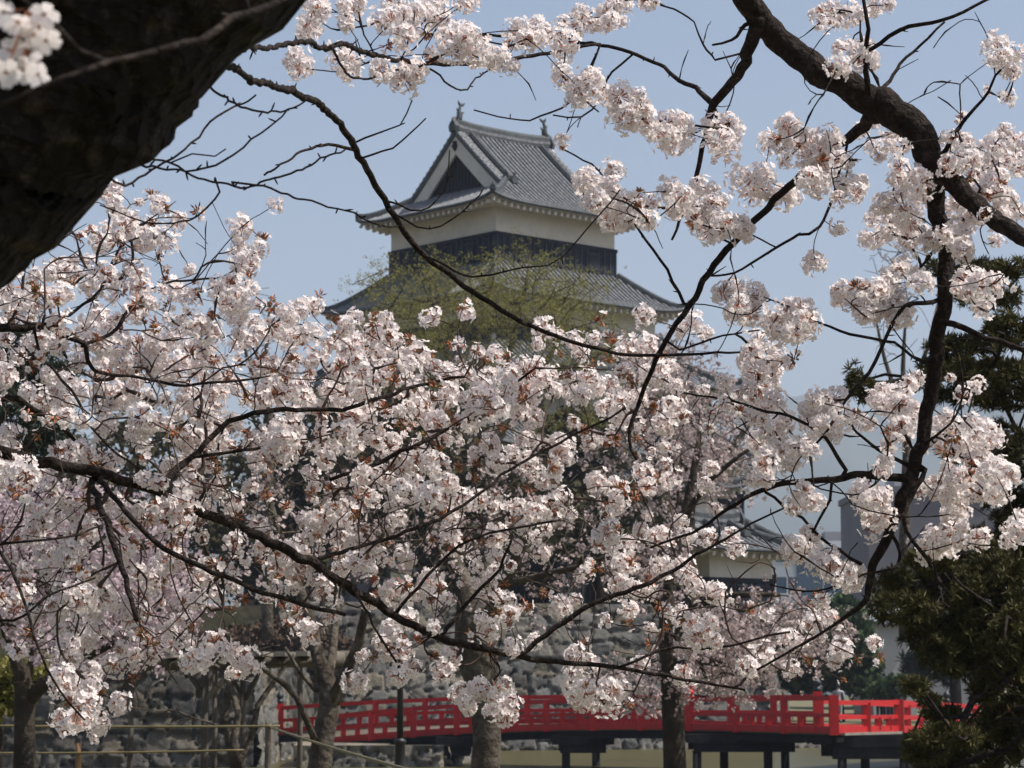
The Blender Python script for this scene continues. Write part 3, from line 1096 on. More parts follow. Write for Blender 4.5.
    pier(686, 803, 734, 752, 74.8, (697, 724, 768, 785))
    pier(824, 922, 735, 759, 72.6, (842, 865, 904))
bridge()

# stone abutment under the bridge's left end
a0, a1 = P(404, 745, 80.5), P(444, 745, 80.5)
mb = MB()
stone_face(mb, (a0[0] - 3.5, 80.2), (a1[0], 80.4), -3, a0[2], 0.08, cw=0.55, ch=0.5, seed=31, tint=(1.25, 1.22, 1.15), back=5)
stone_face(mb, (a1[0], 80.4), (a1[0] + 1.0, 90), -3, a0[2], 0.08, cw=0.6, ch=0.5, seed=32, tint=(1.25, 1.22, 1.15))
tag(mb.build('bridge_abutment', M['stone'], smooth=True), 'stone abutment of light blocks under the left end of the red bridge', 'abutment')
# earth behind the low wall at the left end of the bridge
kind(sheet('bridge_approach', [(WL[0] - 0.3, 86), (FW0[0] - 0.3, 86), (FW0[0] + 0.2, 96.5), (FW0[0] + 0.5, 104), (WL[0] - 0.3, 104)], -0.55, M['soil'], 3), 'structure')
lt = P(200, 700, 98)
kind(sheet('wall_terrace', [(-42, 74.5), (WL[0] - 0.9, 80.7), (WL[0] - 0.6, 106), (-42, 106)], 1.82, M['soil'], 2.5), 'structure')
# dark board standing in for the shaded gate opening at the bridge's left end
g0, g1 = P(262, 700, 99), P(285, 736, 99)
gr = thing('dark_gate_opening', 'dark board standing in for the shaded gate opening at the left end of the bridge', 'gate', ((g0[0] + g1[0]) / 2, 99, g1[2]))
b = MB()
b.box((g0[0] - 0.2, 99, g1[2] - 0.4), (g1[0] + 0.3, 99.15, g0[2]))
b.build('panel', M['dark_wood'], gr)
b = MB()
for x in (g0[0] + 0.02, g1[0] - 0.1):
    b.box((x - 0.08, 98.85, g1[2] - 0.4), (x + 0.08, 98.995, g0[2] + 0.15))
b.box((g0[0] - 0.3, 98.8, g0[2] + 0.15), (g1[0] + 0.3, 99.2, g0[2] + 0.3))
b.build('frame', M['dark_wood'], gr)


# ------------------------------------------------------------------ plants: templates
def unit(v):
    return v / (np.linalg.norm(v) + 1e-12)

def basis(z, rg):
    z = unit(z)
    x = unit(np.cross(z, rg.normal(size=3)))
    return np.stack([x, np.cross(z, x), z], 1)

class Tmpl:
    """triangle template with a material index per triangle"""
    def __init__(self):
        self.v, self.t, self.m = [], [], []
        self.n = 0
    def add(self, v, t, m):
        v = np.asarray(v, float)
        self.v.append(v)
        t = np.asarray(t, int)
        self.t.append(t + self.n)
        self.m.append(np.full(len(t), m))
        self.n += len(v)
    def done(self):
        self.V, self.T, self.Mi = np.concatenate(self.v), np.concatenate(self.t), np.concatenate(self.m)
        return self

def flower(tp, c, z, r, rg):
    """five notched petals round a reddish heart"""
    B = basis(z, rg)
    cup = rg.uniform(0.15, 0.55)
    for k in range(5):
        a = k * 2 * math.pi / 5 + rg.normal(0, 0.08)
        w_ = rg.uniform(0.40, 0.50)
        tilt = cup + rg.normal(0, 0.12)
        pts = [(0.06, 0), (0.45, -w_ * 0.85), (0.86, -w_ * 0.72), (0.98, -w_ * 0.22), (0.88, 0), (0.98, w_ * 0.22), (0.86, w_ * 0.72), (0.45, w_ * 0.85)]
        V = []
        for x, y in pts:
            zz = tilt * x * x * 0.8 + 0.16 * abs(y) - 0.06
            V.append(B @ (np.array((x * math.cos(a) - y * math.sin(a), x * math.sin(a) + y * math.cos(a), zz)) * r) + c)
        tp.add(V, [(0, 1, 4), (1, 2, 4), (2, 3, 4), (0, 4, 7), (4, 6, 7), (4, 5, 6)], 0)
    V = [B @ (np.array((0, 0, 0.10)) * r) + c]
    for k in range(5):
        a = k * 2 * math.pi / 5
        V.append(B @ (np.array((math.cos(a) * 0.16, math.sin(a) * 0.16, 0.07)) * r) + c)
    tp.add(V, [(0, 1 + k, 1 + (k + 1) % 5) for k in range(5)], 1)

def spindle(tp, a, b, r, m, rg):
    B = basis(b - a, rg)
    mid = a + (b - a) * 0.62
    ring = [mid + B[:, 0] * r * math.cos(q) + B[:, 1] * r * math.sin(q) for q in (0, 2.1, 4.2)]
    tp.add([a, *ring, b], [(0, 1, 2), (0, 2, 3), (0, 3, 1), (4, 2, 1), (4, 3, 2), (4, 1, 3)], m)

def cluster(n, rad, rg, stretch=1.0, buds=4, fl=(0.0108, 0.0132)):
    tp = Tmpl()
    pts = []
    for k in range(n * 6):
        d = unit(rg.normal(size=3))
        if d[2] < -0.75 and rg.random() < 0.7:
            continue
        if all(np.linalg.norm(d - q) > 0.42 * (22 / n) ** 0.5 for q in pts):
            pts.append(d)
        if len(pts) >= n:
            break
    lobes = [(unit(rg.normal(size=3)), rg.uniform(-0.45, 0.55)) for _ in range(4)]
    for d in pts:
        lf = 1.0 + sum(a * max(0.0, float(np.dot(d, l_))) ** 2 for l_, a in lobes)
        c = d * np.array((1, 1, stretch)) * rad * rg.uniform(0.72, 1.15) * max(0.45, lf)
        flower(tp, c, unit(d + rg.normal(0, 0.26, 3)), rg.uniform(*fl), rg)
        spindle(tp, c * 0.1, c * 0.85, 0.0014, 2, rg)
    for k in range(buds):
        d = unit(rg.normal(size=3))
        spindle(tp, d * rad * 0.2, d * rad * rg.uniform(0.9, 1.2), rg.uniform(0.0015, 0.0025), 2, rg)
    return tp.done()

def bud_tuft(n, rad, rg, fls=1):
    tp = Tmpl()
    main = unit(rg.normal(size=3) + np.array((0, 0, 0.3)))
    for k in range(n):
        d = unit(rg.normal(size=3) + main * 0.9)
        spindle(tp, d * rad * 0.15, d * rad * rg.uniform(0.45, 1.05), rg.uniform(0.0016, 0.003), 2 if rg.random() < 0.75 else 3, rg)
    for k in range(fls):
        d = unit(rg.normal(size=3))
        flower(tp, d * rad * 0.8, d, 0.0115, rg)
    return tp.done()

rg = np.random.default_rng(5)
CL = [cluster(int(rg.integers(28, 38)), rg.uniform(0.029, 0.036), rg, rg.uniform(0.85, 1.25), int(rg.integers(3, 9))) for k in range(9)]
CS = [cluster(int(rg.integers(9, 15)), rg.uniform(0.020, 0.026), rg, 1.0, int(rg.integers(5, 12))) for k in range(6)]
BT = [bud_tuft(int(rg.integers(24, 40)), rg.uniform(0.020, 0.028), rg, int(rg.integers(1, 4))) for k in range(6)]
FLOWER_MATS = [M['petal'], M['stamen'], M['bud'], M['bud_green']]

def puff(n, rg, quad=0.62):
    """loose ball of small faces, unit radius: a far blossom or leaf clump"""
    tp = Tmpl()
    for k in range(n):
        d = unit(rg.normal(size=3))
        B = basis(unit(d + rg.normal(0, 0.6, 3)), rg)
        c = d * rg.uniform(0.35, 1.0)
        s = quad * rg.uniform(0.6, 1.2)
        tp.add([c + B @ np.array(p) * s for p in ((-0.5, -0.35, 0), (0.45, -0.45, 0.1), (0.5, 0.4, 0), (-0.4, 0.5, -0.1))], [(0, 1, 2), (0, 2, 3)], 0)
    return tp.done()
PUFF = [puff(9, rg) for k in range(6)]

def needle_tuft(n, rg):
    tp = Tmpl()
    up = np.array((0, 0, 1.0))
    for k in range(n):
        d = unit(rg.normal(size=3) * np.array((1, 1, 0.8)) + up * 0.4)
        x = unit(np.cross(d, rg.normal(size=3)))
        w_ = rg.uniform(0.045, 0.085)
        tp.add([-x * w_ * 0.6, x * w_ * 0.6, d * 0.62 + x * w_, d * rg.uniform(0.85, 1.2), d * 0.62 - x * w_], [(0, 1, 2), (0, 2, 4), (4, 2, 3)], 0)
    return tp.done()
NEEDLE = [needle_tuft(24, rg) for k in range(5)]

def leaf_sprig(n, rg):
    tp = Tmpl()
    for k in range(n):
        d = unit(rg.normal(size=3) + np.array((0, 0, 0.5)))
        x = unit(np.cross(d, rg.normal(size=3)))
        o = rg.normal(0, 0.4, 3)
        tp.add([o, o + d * 0.4 + x * 0.16, o + d * 0.8, o + d * 0.4 - x * 0.16], [(0, 1, 2), (0, 2, 3)], 0)
    return tp.done()
SPRIG = [leaf_sprig(7, rg) for k in range(5)]

def rand_rot(n, rg):
    q = rg.normal(size=(n, 4))
    q /= np.linalg.norm(q, axis=1)[:, None]
    w_, x, y, z = q.T
    return np.stack([1 - 2 * (y * y + z * z), 2 * (x * y - z * w_), 2 * (x * z + y * w_), 2 * (x * y + z * w_), 1 - 2 * (x * x + z * z), 2 * (y * z - x * w_), 2 * (x * z - y * w_), 2 * (y * z + x * w_), 1 - 2 * (x * x + y * y)], 1).reshape(n, 3, 3)

def scatter(name, tmpls, pos, scale, mats, parent, rg, rots=None, kind_='stuff'):
    """many copies of small templates in one mesh"""
    pos = np.asarray(pos, float).reshape(-1, 3)
    n = len(pos)
    if n == 0:
        return None
    scale = np.broadcast_to(np.asarray(scale, float), (n,))
    if rots is None:
        rots = rand_rot(n, rg)
    ch = rg.integers(0, len(tmpls), n)
    mb = MB()
    for k, tp in enumerate(tmpls):
        ix = np.where(ch == k)[0]
        if not len(ix):
            continue
        V = np.einsum('nij,vj->nvi', rots[ix], tp.V) * scale[ix, None, None] + pos[ix, None]
        T = tp.T[None] + (np.arange(len(ix)) * len(tp.V))[:, None, None]
        mb.add(V.reshape(-1, 3), None, T.reshape(-1, 3), np.tile(tp.Mi, len(ix)))
    o = mb.build(name, mats, parent)
    if kind_:
        kind(o, kind_)
    return o

TM = {}
def cluster_part(name, tmpls, k, pos, rot, scale, parent):
    """one blossom cluster as a part of its own, sharing its mesh with others"""
    key = (name, id(tmpls), k)
    if key not in TM:
        tp = tmpls[k]
        mb = MB()
        mb.add(tp.V, None, tp.T, tp.Mi)
        TM[key] = mb.data(name, FLOWER_MATS)
    o = bpy.data.objects.new(name, TM[key])
    COL.objects.link(o)
    o.parent = parent
    o.location = np.asarray(pos) - wloc(parent)
    o.rotation_euler = Matrix(rot.tolist()).to_euler()
    o.scale = (scale,) * 3
    return o


# ------------------------------------------------------------------ branch networks
def smooth_poly(pts, wid, step):
    """Catmull-Rom through the points, resampled"""
    pts, wid = np.asarray(pts, float), np.asarray(wid, float)
    if len(pts) < 3:
        n = max(2, int(np.linalg.norm(pts[-1] - pts[0]) / step))
        f = np.linspace(0, 1, n + 1)[:, None]
        return pts[0] * (1 - f) + pts[-1] * f, (wid[0] * (1 - f) + wid[-1] * f)[:, 0]
    E = np.concatenate([[2 * pts[0] - pts[1]], pts, [2 * pts[-1] - pts[-2]]])
    out, ow = [], []
    for i in range(len(pts) - 1):
        a, b, c, d = E[i:i + 4]
        n = max(1, int(np.linalg.norm(c - b) / step))
        for k in range(n):
            t = k / n
            out.append(0.5 * ((2 * b) + (c - a) * t + (2 * a - 5 * b + 4 * c - d) * t * t + (3 * b - a - 3 * c + d) * t ** 3))
            ow.append(wid[i] * (1 - t) + wid[i + 1] * t)
    out.append(pts[-1])
    ow.append(wid[-1])
    return np.array(out), np.array(ow)

class Net:
    def __init__(self, step, seed):
        self.pos = np.zeros((0, 3))
        self.tan = np.zeros((0, 3))
        self.par, self.rad, self.hero = [], [], []
        self.polys = []
        self.step = step
        self.rg = np.random.default_rng(seed)

    def _app(self, p, par, r, hero):
        self.pos = np.vstack([self.pos, p[None]])
        tn = unit(p - self.pos[par]) if par >= 0 else np.zeros(3)
        self.tan = np.vstack([self.tan, tn[None]])
        self.par.append(par)
        self.rad.append(r)
        self.hero.append(hero)
        return len(self.par) - 1

    def poly(self, pts, rads, name='branch', wobble=0.5, attach=True):
        p, r = smooth_poly(pts, rads, self.step)
        n = len(p)
        j = self.rg.normal(0, 1, (n, 3)) * (r * wobble * 0.35)[:, None]
        if r.mean() < 0.009 and n > 6 and self.step < 0.1:
            w_ = np.cumsum(self.rg.normal(0, 1, (n, 3)), axis=0)
            f_ = np.linspace(0, 1, n)[:, None]
            j = j + (w_ - w_[0] * (1 - f_) - w_[-1] * f_) * 0.0022
        j[0] = 0
        p = p + j
        if attach and len(self.par):
            d = np.linalg.norm(self.pos - p[0], axis=1)
            pi = int(np.argmin(d))
            if d[pi] > 0.01 and d[pi] < 6 * self.step:
                p = np.vstack([self.pos[pi], p])
                r = np.concatenate([[r[0]], r])
        else:
            pi = -1
        self.polys.append((name, p, r))
        for k in range(len(p)):
            pi = self._app(p[k], pi, r[k], True)
        return self

    def pix(self, pts, name='branch', wobble=0.6):
        """pts: (px, py, width px, D)"""
        return self.poly([P(a, b, d) for a, b, w_, d in pts], [(w_ * 0.76 if w_ < 8 else w_ * 0.9 - 1.1) / 2 / F * d for a, b, w_, d in pts], name, wobble)

    def reach(self, targets, curve=0.35, jit=0.10, maxlen=None, lift=0.0):
        """grow a twig from the nearest existing node to every target"""
        targets = np.asarray(targets, float)
        hp = self.pos
        d0 = np.array([np.min(np.linalg.norm(hp - t, axis=1)) for t in targets])
        ends = np.full(len(targets), -1)
        for ti in np.argsort(d0):
            t = targets[ti]
            dv = t - self.pos
            d = np.linalg.norm(dv, axis=1)
            cs = np.einsum('ij,ij->i', dv, self.tan) / (d + 1e-9)
            i = int(np.argmin(d * (1.55 - 0.55 * cs)))
            L = d[i]
            if maxlen and L > maxlen:
                continue
            a = self.pos[i]
            pa = self.par[i]
            tan = unit(a - self.pos[pa]) if pa >= 0 else unit(t - a)
            ctrl = a + tan * L * curve + (t - a) * 0.25 + self.rg.normal(0, jit * L, 3) + np.array((0, 0, lift * L))
            n = max(2, int(math.ceil(L / self.step)))
            pi = i
            for k in range(1, n + 1):
                f = k / n
                p = a * (1 - f) ** 2 + ctrl * 2 * f * (1 - f) + t * f * f
                if k < n:
                    p = p + self.rg.normal(0, self.step * 0.035, 3)
                pi = self._app(p, pi, 0.0, False)
            ends[ti] = pi
        return ends

    def finish(self, parent, rtip, p=2.3, mats=None, sides=5, rmax=None, heromat=None, twigname='twigs', herosides=10):
        n = len(self.par)
        acc = np.zeros(n)
        rad = np.array(self.rad)
        for i in range(n - 1, -1, -1):
            if not self.hero[i]:
                rad[i] = max(rtip, acc[i] ** (1 / p) if acc[i] > 0 else rtip)
                if rmax:
                    rad[i] = min(rad[i], rmax)
                if self.par[i] >= 0:
                    acc[self.par[i]] += rad[i] ** p
        ch = [[] for _ in range(n)]
        for i, q in enumerate(self.par):
            if q >= 0 and not self.hero[i]:
                ch[q].append(i)
        tw = MB()
        starts = []
        for i in range(n):
            if self.hero[i]:
                starts += [(i, c) for c in ch[i]]
        while starts:
            a, c = starts.pop()
            path, rr = [self.pos[a]], [min(rad[c], rad[a])]
            while True:
                path.append(self.pos[c])
                rr.append(rad[c])
                if not ch[c]:
                    break
                ks = sorted(ch[c], key=lambda k: -rad[k])
                starts += [(c, k) for k in ks[1:]]
                c = ks[0]
            rr[-1] *= 0.7
            if self.step < 0.1:
                rr = [x * (1.75 if self.rg.random() < 0.16 else 1.0) for x in rr]
            tw.tube(path, rr, sides)
        if self.step < 0.1:                      # spurs and winter buds along the thin wood
            for name, pp, r in self.polys:
                for k in range(1, len(pp) - 1):
                    if r[k] < 0.012 and self.rg.random() < 0.30:
                        d = unit(unit(self.rg.normal(size=3)) + 0.5 * unit(pp[k + 1] - pp[k]))
                        L = self.rg.uniform(0.006, 0.02) + r[k]
                        tw.tube([pp[k], pp[k] + d * L * 0.6, pp[k] + d * L], [0.0016, 0.0021, 0.0008], 5)
        if tw.n:
            kind(tw.build(twigname, mats or M['twig'], parent, smooth=True), 'stuff')
        for name, pp, r in self.polys:
            hb_ = MB()
            if self.step < 0.1 and r.max() > 0.012:
                pp, r = smooth_poly(pp, r, 0.012)
                hb_.tube(pp, r, 28)
                V = hb_.v[0].reshape(len(pp), 28, 3)
                th_ = np.arange(28) * 2 * math.pi / 28
                sl = np.cumsum(np.r_[0, np.linalg.norm(np.diff(pp, axis=0), axis=1)])
                h = sum(np.cos(self.rg.integers(1, 12) * th_[None] + self.rg.uniform(40, 300) * self.rg.choice((-1, 1)) * sl[:, None] + self.rg.uniform(0, 6.28)) for _ in range(24)) / 5
                V[:] = pp[:, None] + (V - pp[:, None]) * (1 + 0.032 * h[..., None])
            else:
                hb_.tube(pp, r, herosides)
            hb_.build(name, heromat or M['bark'], parent, smooth=True)


def ell(lst, rg, D, dj, dens=1.0):
    """clusters from ellipses (cx, cy, rx, ry, n) in the picture, at depths D +- dj"""
    out = []
    for cx, cy, rx, ry, n in lst:
        base = D(cx, cy) + rg.normal(0, dj * 0.5)
        pts = []
        n = max(1, round(n * dens))
        for k in range(n * 12):
            a, q = rg.uniform(0, 2 * math.pi), math.sqrt(rg.random())
            x, y = cx + math.cos(a) * q * rx * 1.02, cy + math.sin(a) * q * ry * 1.02
            if all(math.hypot(x - s, y - t) > 7.5 for s, t in pts):
                pts.append((x, y))
            if len(pts) >= n:
                break
        out += [P(x, y, base + rg.normal(0, dj * 0.35)) for x, y in pts]
    return out

def dress(root, big, small, buds, rg, rscale=1.0, cap=100):
    """blossoms: the nearest 100 clusters as parts, all others in one mesh"""
    allc = [(p, 0) for p in big] + [(p, 1) for p in small]
    order = sorted(range(len(allc)), key=lambda i: (allc[i][1], allc[i][0][1]))
    rest0, rest1 = [], []
    for r_, i in enumerate(order):
        p, t = allc[i]
        if r_ < cap:
            tl = CL if t == 0 else CS
            cluster_part('blossom_cluster', tl, int(rg.integers(len(tl))), p, rand_rot(1, rg)[0] if t else tilt_rot(rg), rscale * rg.uniform(0.6, 1.22), root)
        else:
            (rest0 if t == 0 else rest1).append(p)
    if rest0 or rest1:
        pos = np.array(rest0 + rest1)
        n0 = len(rest0)
        mb = MB()
        for p, t in [(p, 0) for p in rest0] + [(p, 1) for p in rest1]:
            tl = CL if t == 0 else CS
            tp = tl[int(rg.integers(len(tl)))]
            V = tp.V @ (rand_rot(1, rg)[0] if t else tilt_rot(rg)).T * (rscale * rg.uniform(0.6, 1.22)) + p
            mb.add(V, None, tp.T, tp.Mi)
        kind(mb.build('blossoms', FLOWER_MATS, root), 'stuff')
    if len(buds):
        scatter('buds', BT, buds, rscale * rg.uniform(0.9, 1.5, len(buds)), FLOWER_MATS, root, rg)

def tilt_rot(rg):
    a, t, b = rg.uniform(0, 6.28), rg.normal(0, 0.6), rg.uniform(0, 6.28)
    return np.array(Matrix.Rotation(a, 3, 'Z') @ Matrix.Rotation(t, 3, 'X') @ Matrix.Rotation(b, 3, 'Z'))

exec_order = None
# ------------------------------------------------------------------ cherry tree A: the leaning trunk and the limb that comes down on the right
rgA = np.random.default_rng(41)
ta = Net(0.03, 42)
rootA = thing('leaning_cherry_tree', 'thick dark leaning cherry trunk close by whose limb droops down on the right', 'cherry tree', (-2.75, 3.55, 0))
# trunk: from the ground off the left edge, leaning up across the corner and out of the top
tc0, tc1 = P(39, 7, 3.5), P(240, -172, 3.5)
trunk_pts = [(-2.75, 3.55, -0.1), (-2.62, 3.55, 0.35), tc0 + (tc0 - tc1) * 4.0, tc0 + (tc0 - tc1) * 2.0, tc0, tc1, tc1 + (tc1 - tc0) * 1.5 + np.array((0, 0.5, 0)), np.array((0.42, 5.2, 4.05))]
ta.poly(trunk_pts, [0.38, 0.30, 0.268, 0.262, 0.254, 0.256, 0.22, 0.12], 'trunk', 0.12)
ta.polys[-1] = ('trunk',) + ta.polys[-1][1:]
trunk_poly = ta.polys.pop()
DA = 7.2
limb = [(700, -110, 34, 6.6), (735, -30, 30, 7.0), (752, 8, 29, 7.1), (785, 45, 30, 7.2), (830, 77, 33, 7.2), (880, 106, 37, 7.2), (912, 128, 38, 7.2), (938, 164, 30, 7.2), (965, 195, 23, 7.2), (1000, 222, 21, 7.1), (1035, 242, 19, 7.0), (1100, 275, 16, 6.9)]
ta.poly([np.array((0.42, 5.2, 4.05))] + [P(a, b, d) for a, b, w_, d in limb], [0.10] + [w_ * 0.88 / 2 / F * d for a, b, w_, d in limb], 'limb', 0.35)
HA = [
    [(925, 140, 26, 7.2), (934, 190, 22, 7.25), (942, 250, 19, 7.3), (945, 300, 18, 7.3), (935, 360, 18, 7.35), (925, 420, 17, 7.4), (912, 475, 16, 7.4), (890, 530, 13, 7.4), (873, 565, 11, 7.4), (865, 600, 8, 7.4), (834, 625, 4, 7.4), (794, 649, 3.5, 7.4), (757, 670, 3, 7.4)],
    [(757, 20, 20, 7.1), (745, 60, 14, 7.3), (733, 82, 12, 7.4), (714, 105, 11, 7.5), (703, 145, 7, 7.6), (694, 185, 6, 7.7), (684, 210, 5, 7.7), (672, 240, 3, 7.7)],
    [(714, 105, 9, 7.5), (703, 92, 7, 7.6), (684, 82, 6, 7.7), (660, 66, 5, 7.8), (625, 50, 5, 7.9), (595, 44, 5, 8.0), (540, 38, 4, 8.0), (460, 36, 4, 8.0), (395, 32, 3, 8.0)],
    [(885, 112, 20, 7.2), (866, 124, 15, 7.3), (846, 138, 13, 7.35), (832, 152, 9, 7.4), (815, 163, 10, 7.4), (795, 180, 10, 7.4), (760, 215, 9, 7.5), (720, 258, 9, 7.5), (690, 305, 8, 7.6), (661, 350, 7, 7.6), (642, 394, 6, 7.7), (629, 437, 5, 7.7), (637, 460, 3, 7.7)],
    [(908, 478, 11, 7.4), (870, 475, 10, 7.4), (840, 477, 9, 7.4), (800, 483, 8, 7.45), (765, 490, 7, 7.5), (735, 505, 5, 7.5), (700, 528, 4, 7.6), (650, 548, 3, 7.6)],
    [(942, 322, 9, 7.3), (975, 332, 8, 7.3), (1000, 342, 8, 7.3), (1040, 355, 7, 7.3)],
    [(938, 300, 7, 7.3), (905, 305, 5, 7.2), (885, 335, 5, 7.2), (868, 372, 5, 7.2), (845, 400, 4, 7.2), (830, 425, 4, 7.2), (815, 445, 3, 7.2)],
    [(930, 365, 7, 7.35), (912, 355, 4, 7.3), (895, 342, 4, 7.3), (850, 332, 4, 7.25), (810, 318, 3, 7.2)],
    [(846, 470, 6, 7.4), (825, 440, 5, 7.3), (790, 418, 4, 7.3), (755, 410, 4, 7.3), (720, 400, 3, 7.3), (684, 392, 2.5, 7.3)],
    [(868, 92, 9, 7.15), (866, 60, 7, 7.1), (870, 30, 6, 7.0), (864, 0, 5, 7.0), (860, -30, 4, 7)],
    [(870, 50, 6, 7.05), (900, 30, 6, 7.0), (940, 22, 5, 6.9), (985, 2, 4, 6.9), (1020, -15, 3, 6.9)],
    [(880, 90, 6, 7.2), (905, 58, 4, 7.3), (945, 22, 3, 7.3)],
    [(946, 150, 7, 7.2), (965, 120, 5, 7.1), (985, 100, 4, 7.1), (1000, 70, 3, 7.0)],
    [(845, 155, 4, 7.3), (820, 225, 4, 7.3), (800, 232, 4, 7.3), (770, 250, 3.5, 7.4), (735, 272, 3, 7.4), (712, 276, 3, 7.5)],
    [(830, 500, 4, 7.4), (800, 560, 3, 7.4)],
    [(715, 60, 3, 7.2), (704, 45, 3, 7.3), (694, 22, 2, 7.3)],
    [(745, 25, 6, 7.1), (732, 40, 4, 7.2), (712, 45, 3, 7.2)],
    [(925, 470, 8, 7.4), (905, 520, 5, 7.3), (928, 560, 5, 7.25), (945, 590, 4, 7.2), (952, 598, 3, 7.2)],
    [(916, 452, 5, 7.4), (950, 425, 3, 7.3), (962, 395, 3, 7.3), (956, 350, 3, 7.3), (950, 340, 3, 7.3)],
    [(918, 470, 6, 7.4), (890, 455, 5, 7.4), (868, 440, 4, 7.4), (852, 425, 3, 7.3)],
    [(870, 490, 5, 7.4), (905, 560, 5, 7.35), (868, 575, 3, 7.3), (820, 590, 2.5, 7.3), (770, 585, 2, 7.3)],
    [(765, 492, 4, 7.5), (800, 520, 4, 7.45), (830, 545, 4, 7.4), (862, 565, 5, 7.4)],
    # near crooked branch hanging in front of the keep
    [(180, 30, 8, 4.2), (225, 62, 8, 4.6), (262, 80, 9, 5.2), (300, 90, 9.5, 5.8), (330, 114, 9, 6.2), (358, 155, 9, 6.5), (388, 205, 8.5, 6.7), (424, 255, 8, 6.8), (454, 278, 7.5, 6.9), (488, 301, 7, 7.0), (521, 320, 6, 7.0), (555, 331, 5.5, 7.0), (598, 343, 5, 7.0), (629, 351, 4.5, 7.0), (681, 353, 4, 7.0), (740, 352, 3, 7.0)],
    [(215, 66, 7, 4.5), (248, 52, 7, 4.8), (300, 44, 7, 5.5), (340, 48, 7, 6.4), (390, 58, 7, 7.2), (440, 63, 6.5, 7.5), (500, 60, 6, 7.7), (550, 52, 5, 7.8), (600, 44, 4, 7.9)],
    [(355, 150, 5, 6.5), (320, 145, 4, 6.4), (290, 160, 3, 6.2), (265, 175, 3, 6.0)],
    [(60, 120, 4, 4.2), (120, 160, 3.5, 4.6), (160, 162, 3, 4.8), (205, 178, 3, 5.0), (250, 183, 3, 5.2), (300, 171, 3, 5.5), (345, 150, 2.5, 5.8)],
    [(80, 150, 4, 4.2), (120, 184, 3.5, 4.6), (165, 164, 3.2, 4.8), (192, 145, 3, 4.9), (216, 116, 3, 5.0), (247, 101, 2.6, 5.1), (256, 95, 2.4, 5.1)],
    [(90, 140, 4, 4.3), (140, 168, 3.4, 4.6), (185, 170, 3, 4.8), (225, 162, 3, 4.9), (262, 134, 2.6, 5.0), (287, 110, 2.4, 5.1)],
    [(215, 178, 3, 5.05), (219, 192, 2.8, 5.1), (197, 214, 2.6, 5.2), (160, 223, 2.4, 5.3), (128, 217, 2.2, 5.4), (100, 205, 2, 5.4)],
    [(170, 163, 2.5, 4.8), (192, 154, 2.2, 4.8), (215, 156, 2, 4.8), (226, 149, 2, 4.8)],
    [(190, 70, 4, 4.4), (230, 94, 3.4, 4.8), (262, 106, 3, 5.0), (292, 105, 2.6, 5.2), (310, 98, 2.2, 5.3)],
    [(232, 182, 3, 5.15), (270, 189, 3, 5.3), (306, 203, 2.8, 5.5), (340, 212, 2.5, 5.6), (398, 226, 2.5, 5.8)],
    [(424, 255, 3, 6.8), (470, 275, 3, 6.7), (520, 268, 2.5, 6.6), (560, 258, 2, 6.6), (620, 190, 2, 6.6)],
    [(390, 212, 3, 6.7), (430, 230, 2.5, 6.7), (470, 205, 2, 6.7), (484, 188, 2, 6.7)],
    [(383, 200, 3, 6.7), (420, 212, 2.5, 6.7), (445, 190, 2, 6.7), (450, 150, 2, 6.7)],
    [(350, 145, 3, 6.5), (380, 132, 2.5, 6.5), (400, 125, 2, 6.5), (412, 100, 2, 6.5)],
    [(362, 158, 3, 6.5), (395, 148, 2.5, 6.5), (420, 125, 2, 6.5), (426, 118, 2, 6.5)],
    [(330, 46, 4, 6.2), (360, 80, 3, 6.6), (420, 70, 3, 7.0), (460, 92, 2.5, 7.2), (500, 60, 2, 7.6)],
    [(600, 45, 3, 7.9), (590, 68, 3, 7.9), (570, 100, 3, 7.9), (540, 116, 2.5, 7.9), (510, 118, 2, 7.9), (474, 110, 2, 7.9)],
    [(632, 55, 3, 7.9), (612, 72, 3, 7.9), (600, 98, 2.5, 7.9), (580, 116, 2.5, 7.9), (553, 115, 2, 7.9)],
    [(684, 304, 5, 7.6), (668, 270, 4, 7.6), (648, 240, 3.6, 7.6), (628, 212, 3, 7.6), (600, 172, 2.6, 7.6), (565, 150, 2.2, 7.6)],
    [(680, 350, 3, 7.6), (710, 340, 3, 7.6), (735, 335, 2.5, 7.6), (760, 330, 2, 7.6)],
]
for h in HA:
    ta.pix(h)
# sprig hanging very near the lens in the top left corner
sprig_h = [[(300, -8, 9, 2.5), (235, 20, 10, 2.4), (170, 46, 9, 2.3), (110, 61, 8, 2.25), (60, 28, 7, 2.2), (25, 2, 6, 2.2), (0, -14, 5, 2.2)],
           [(110, 61, 8, 2.25), (60, 80, 7, 2.2), (0, 104, 6, 2.2), (-30, 115, 5, 2.2)]]
for h in sprig_h:
    ta.pix(h)

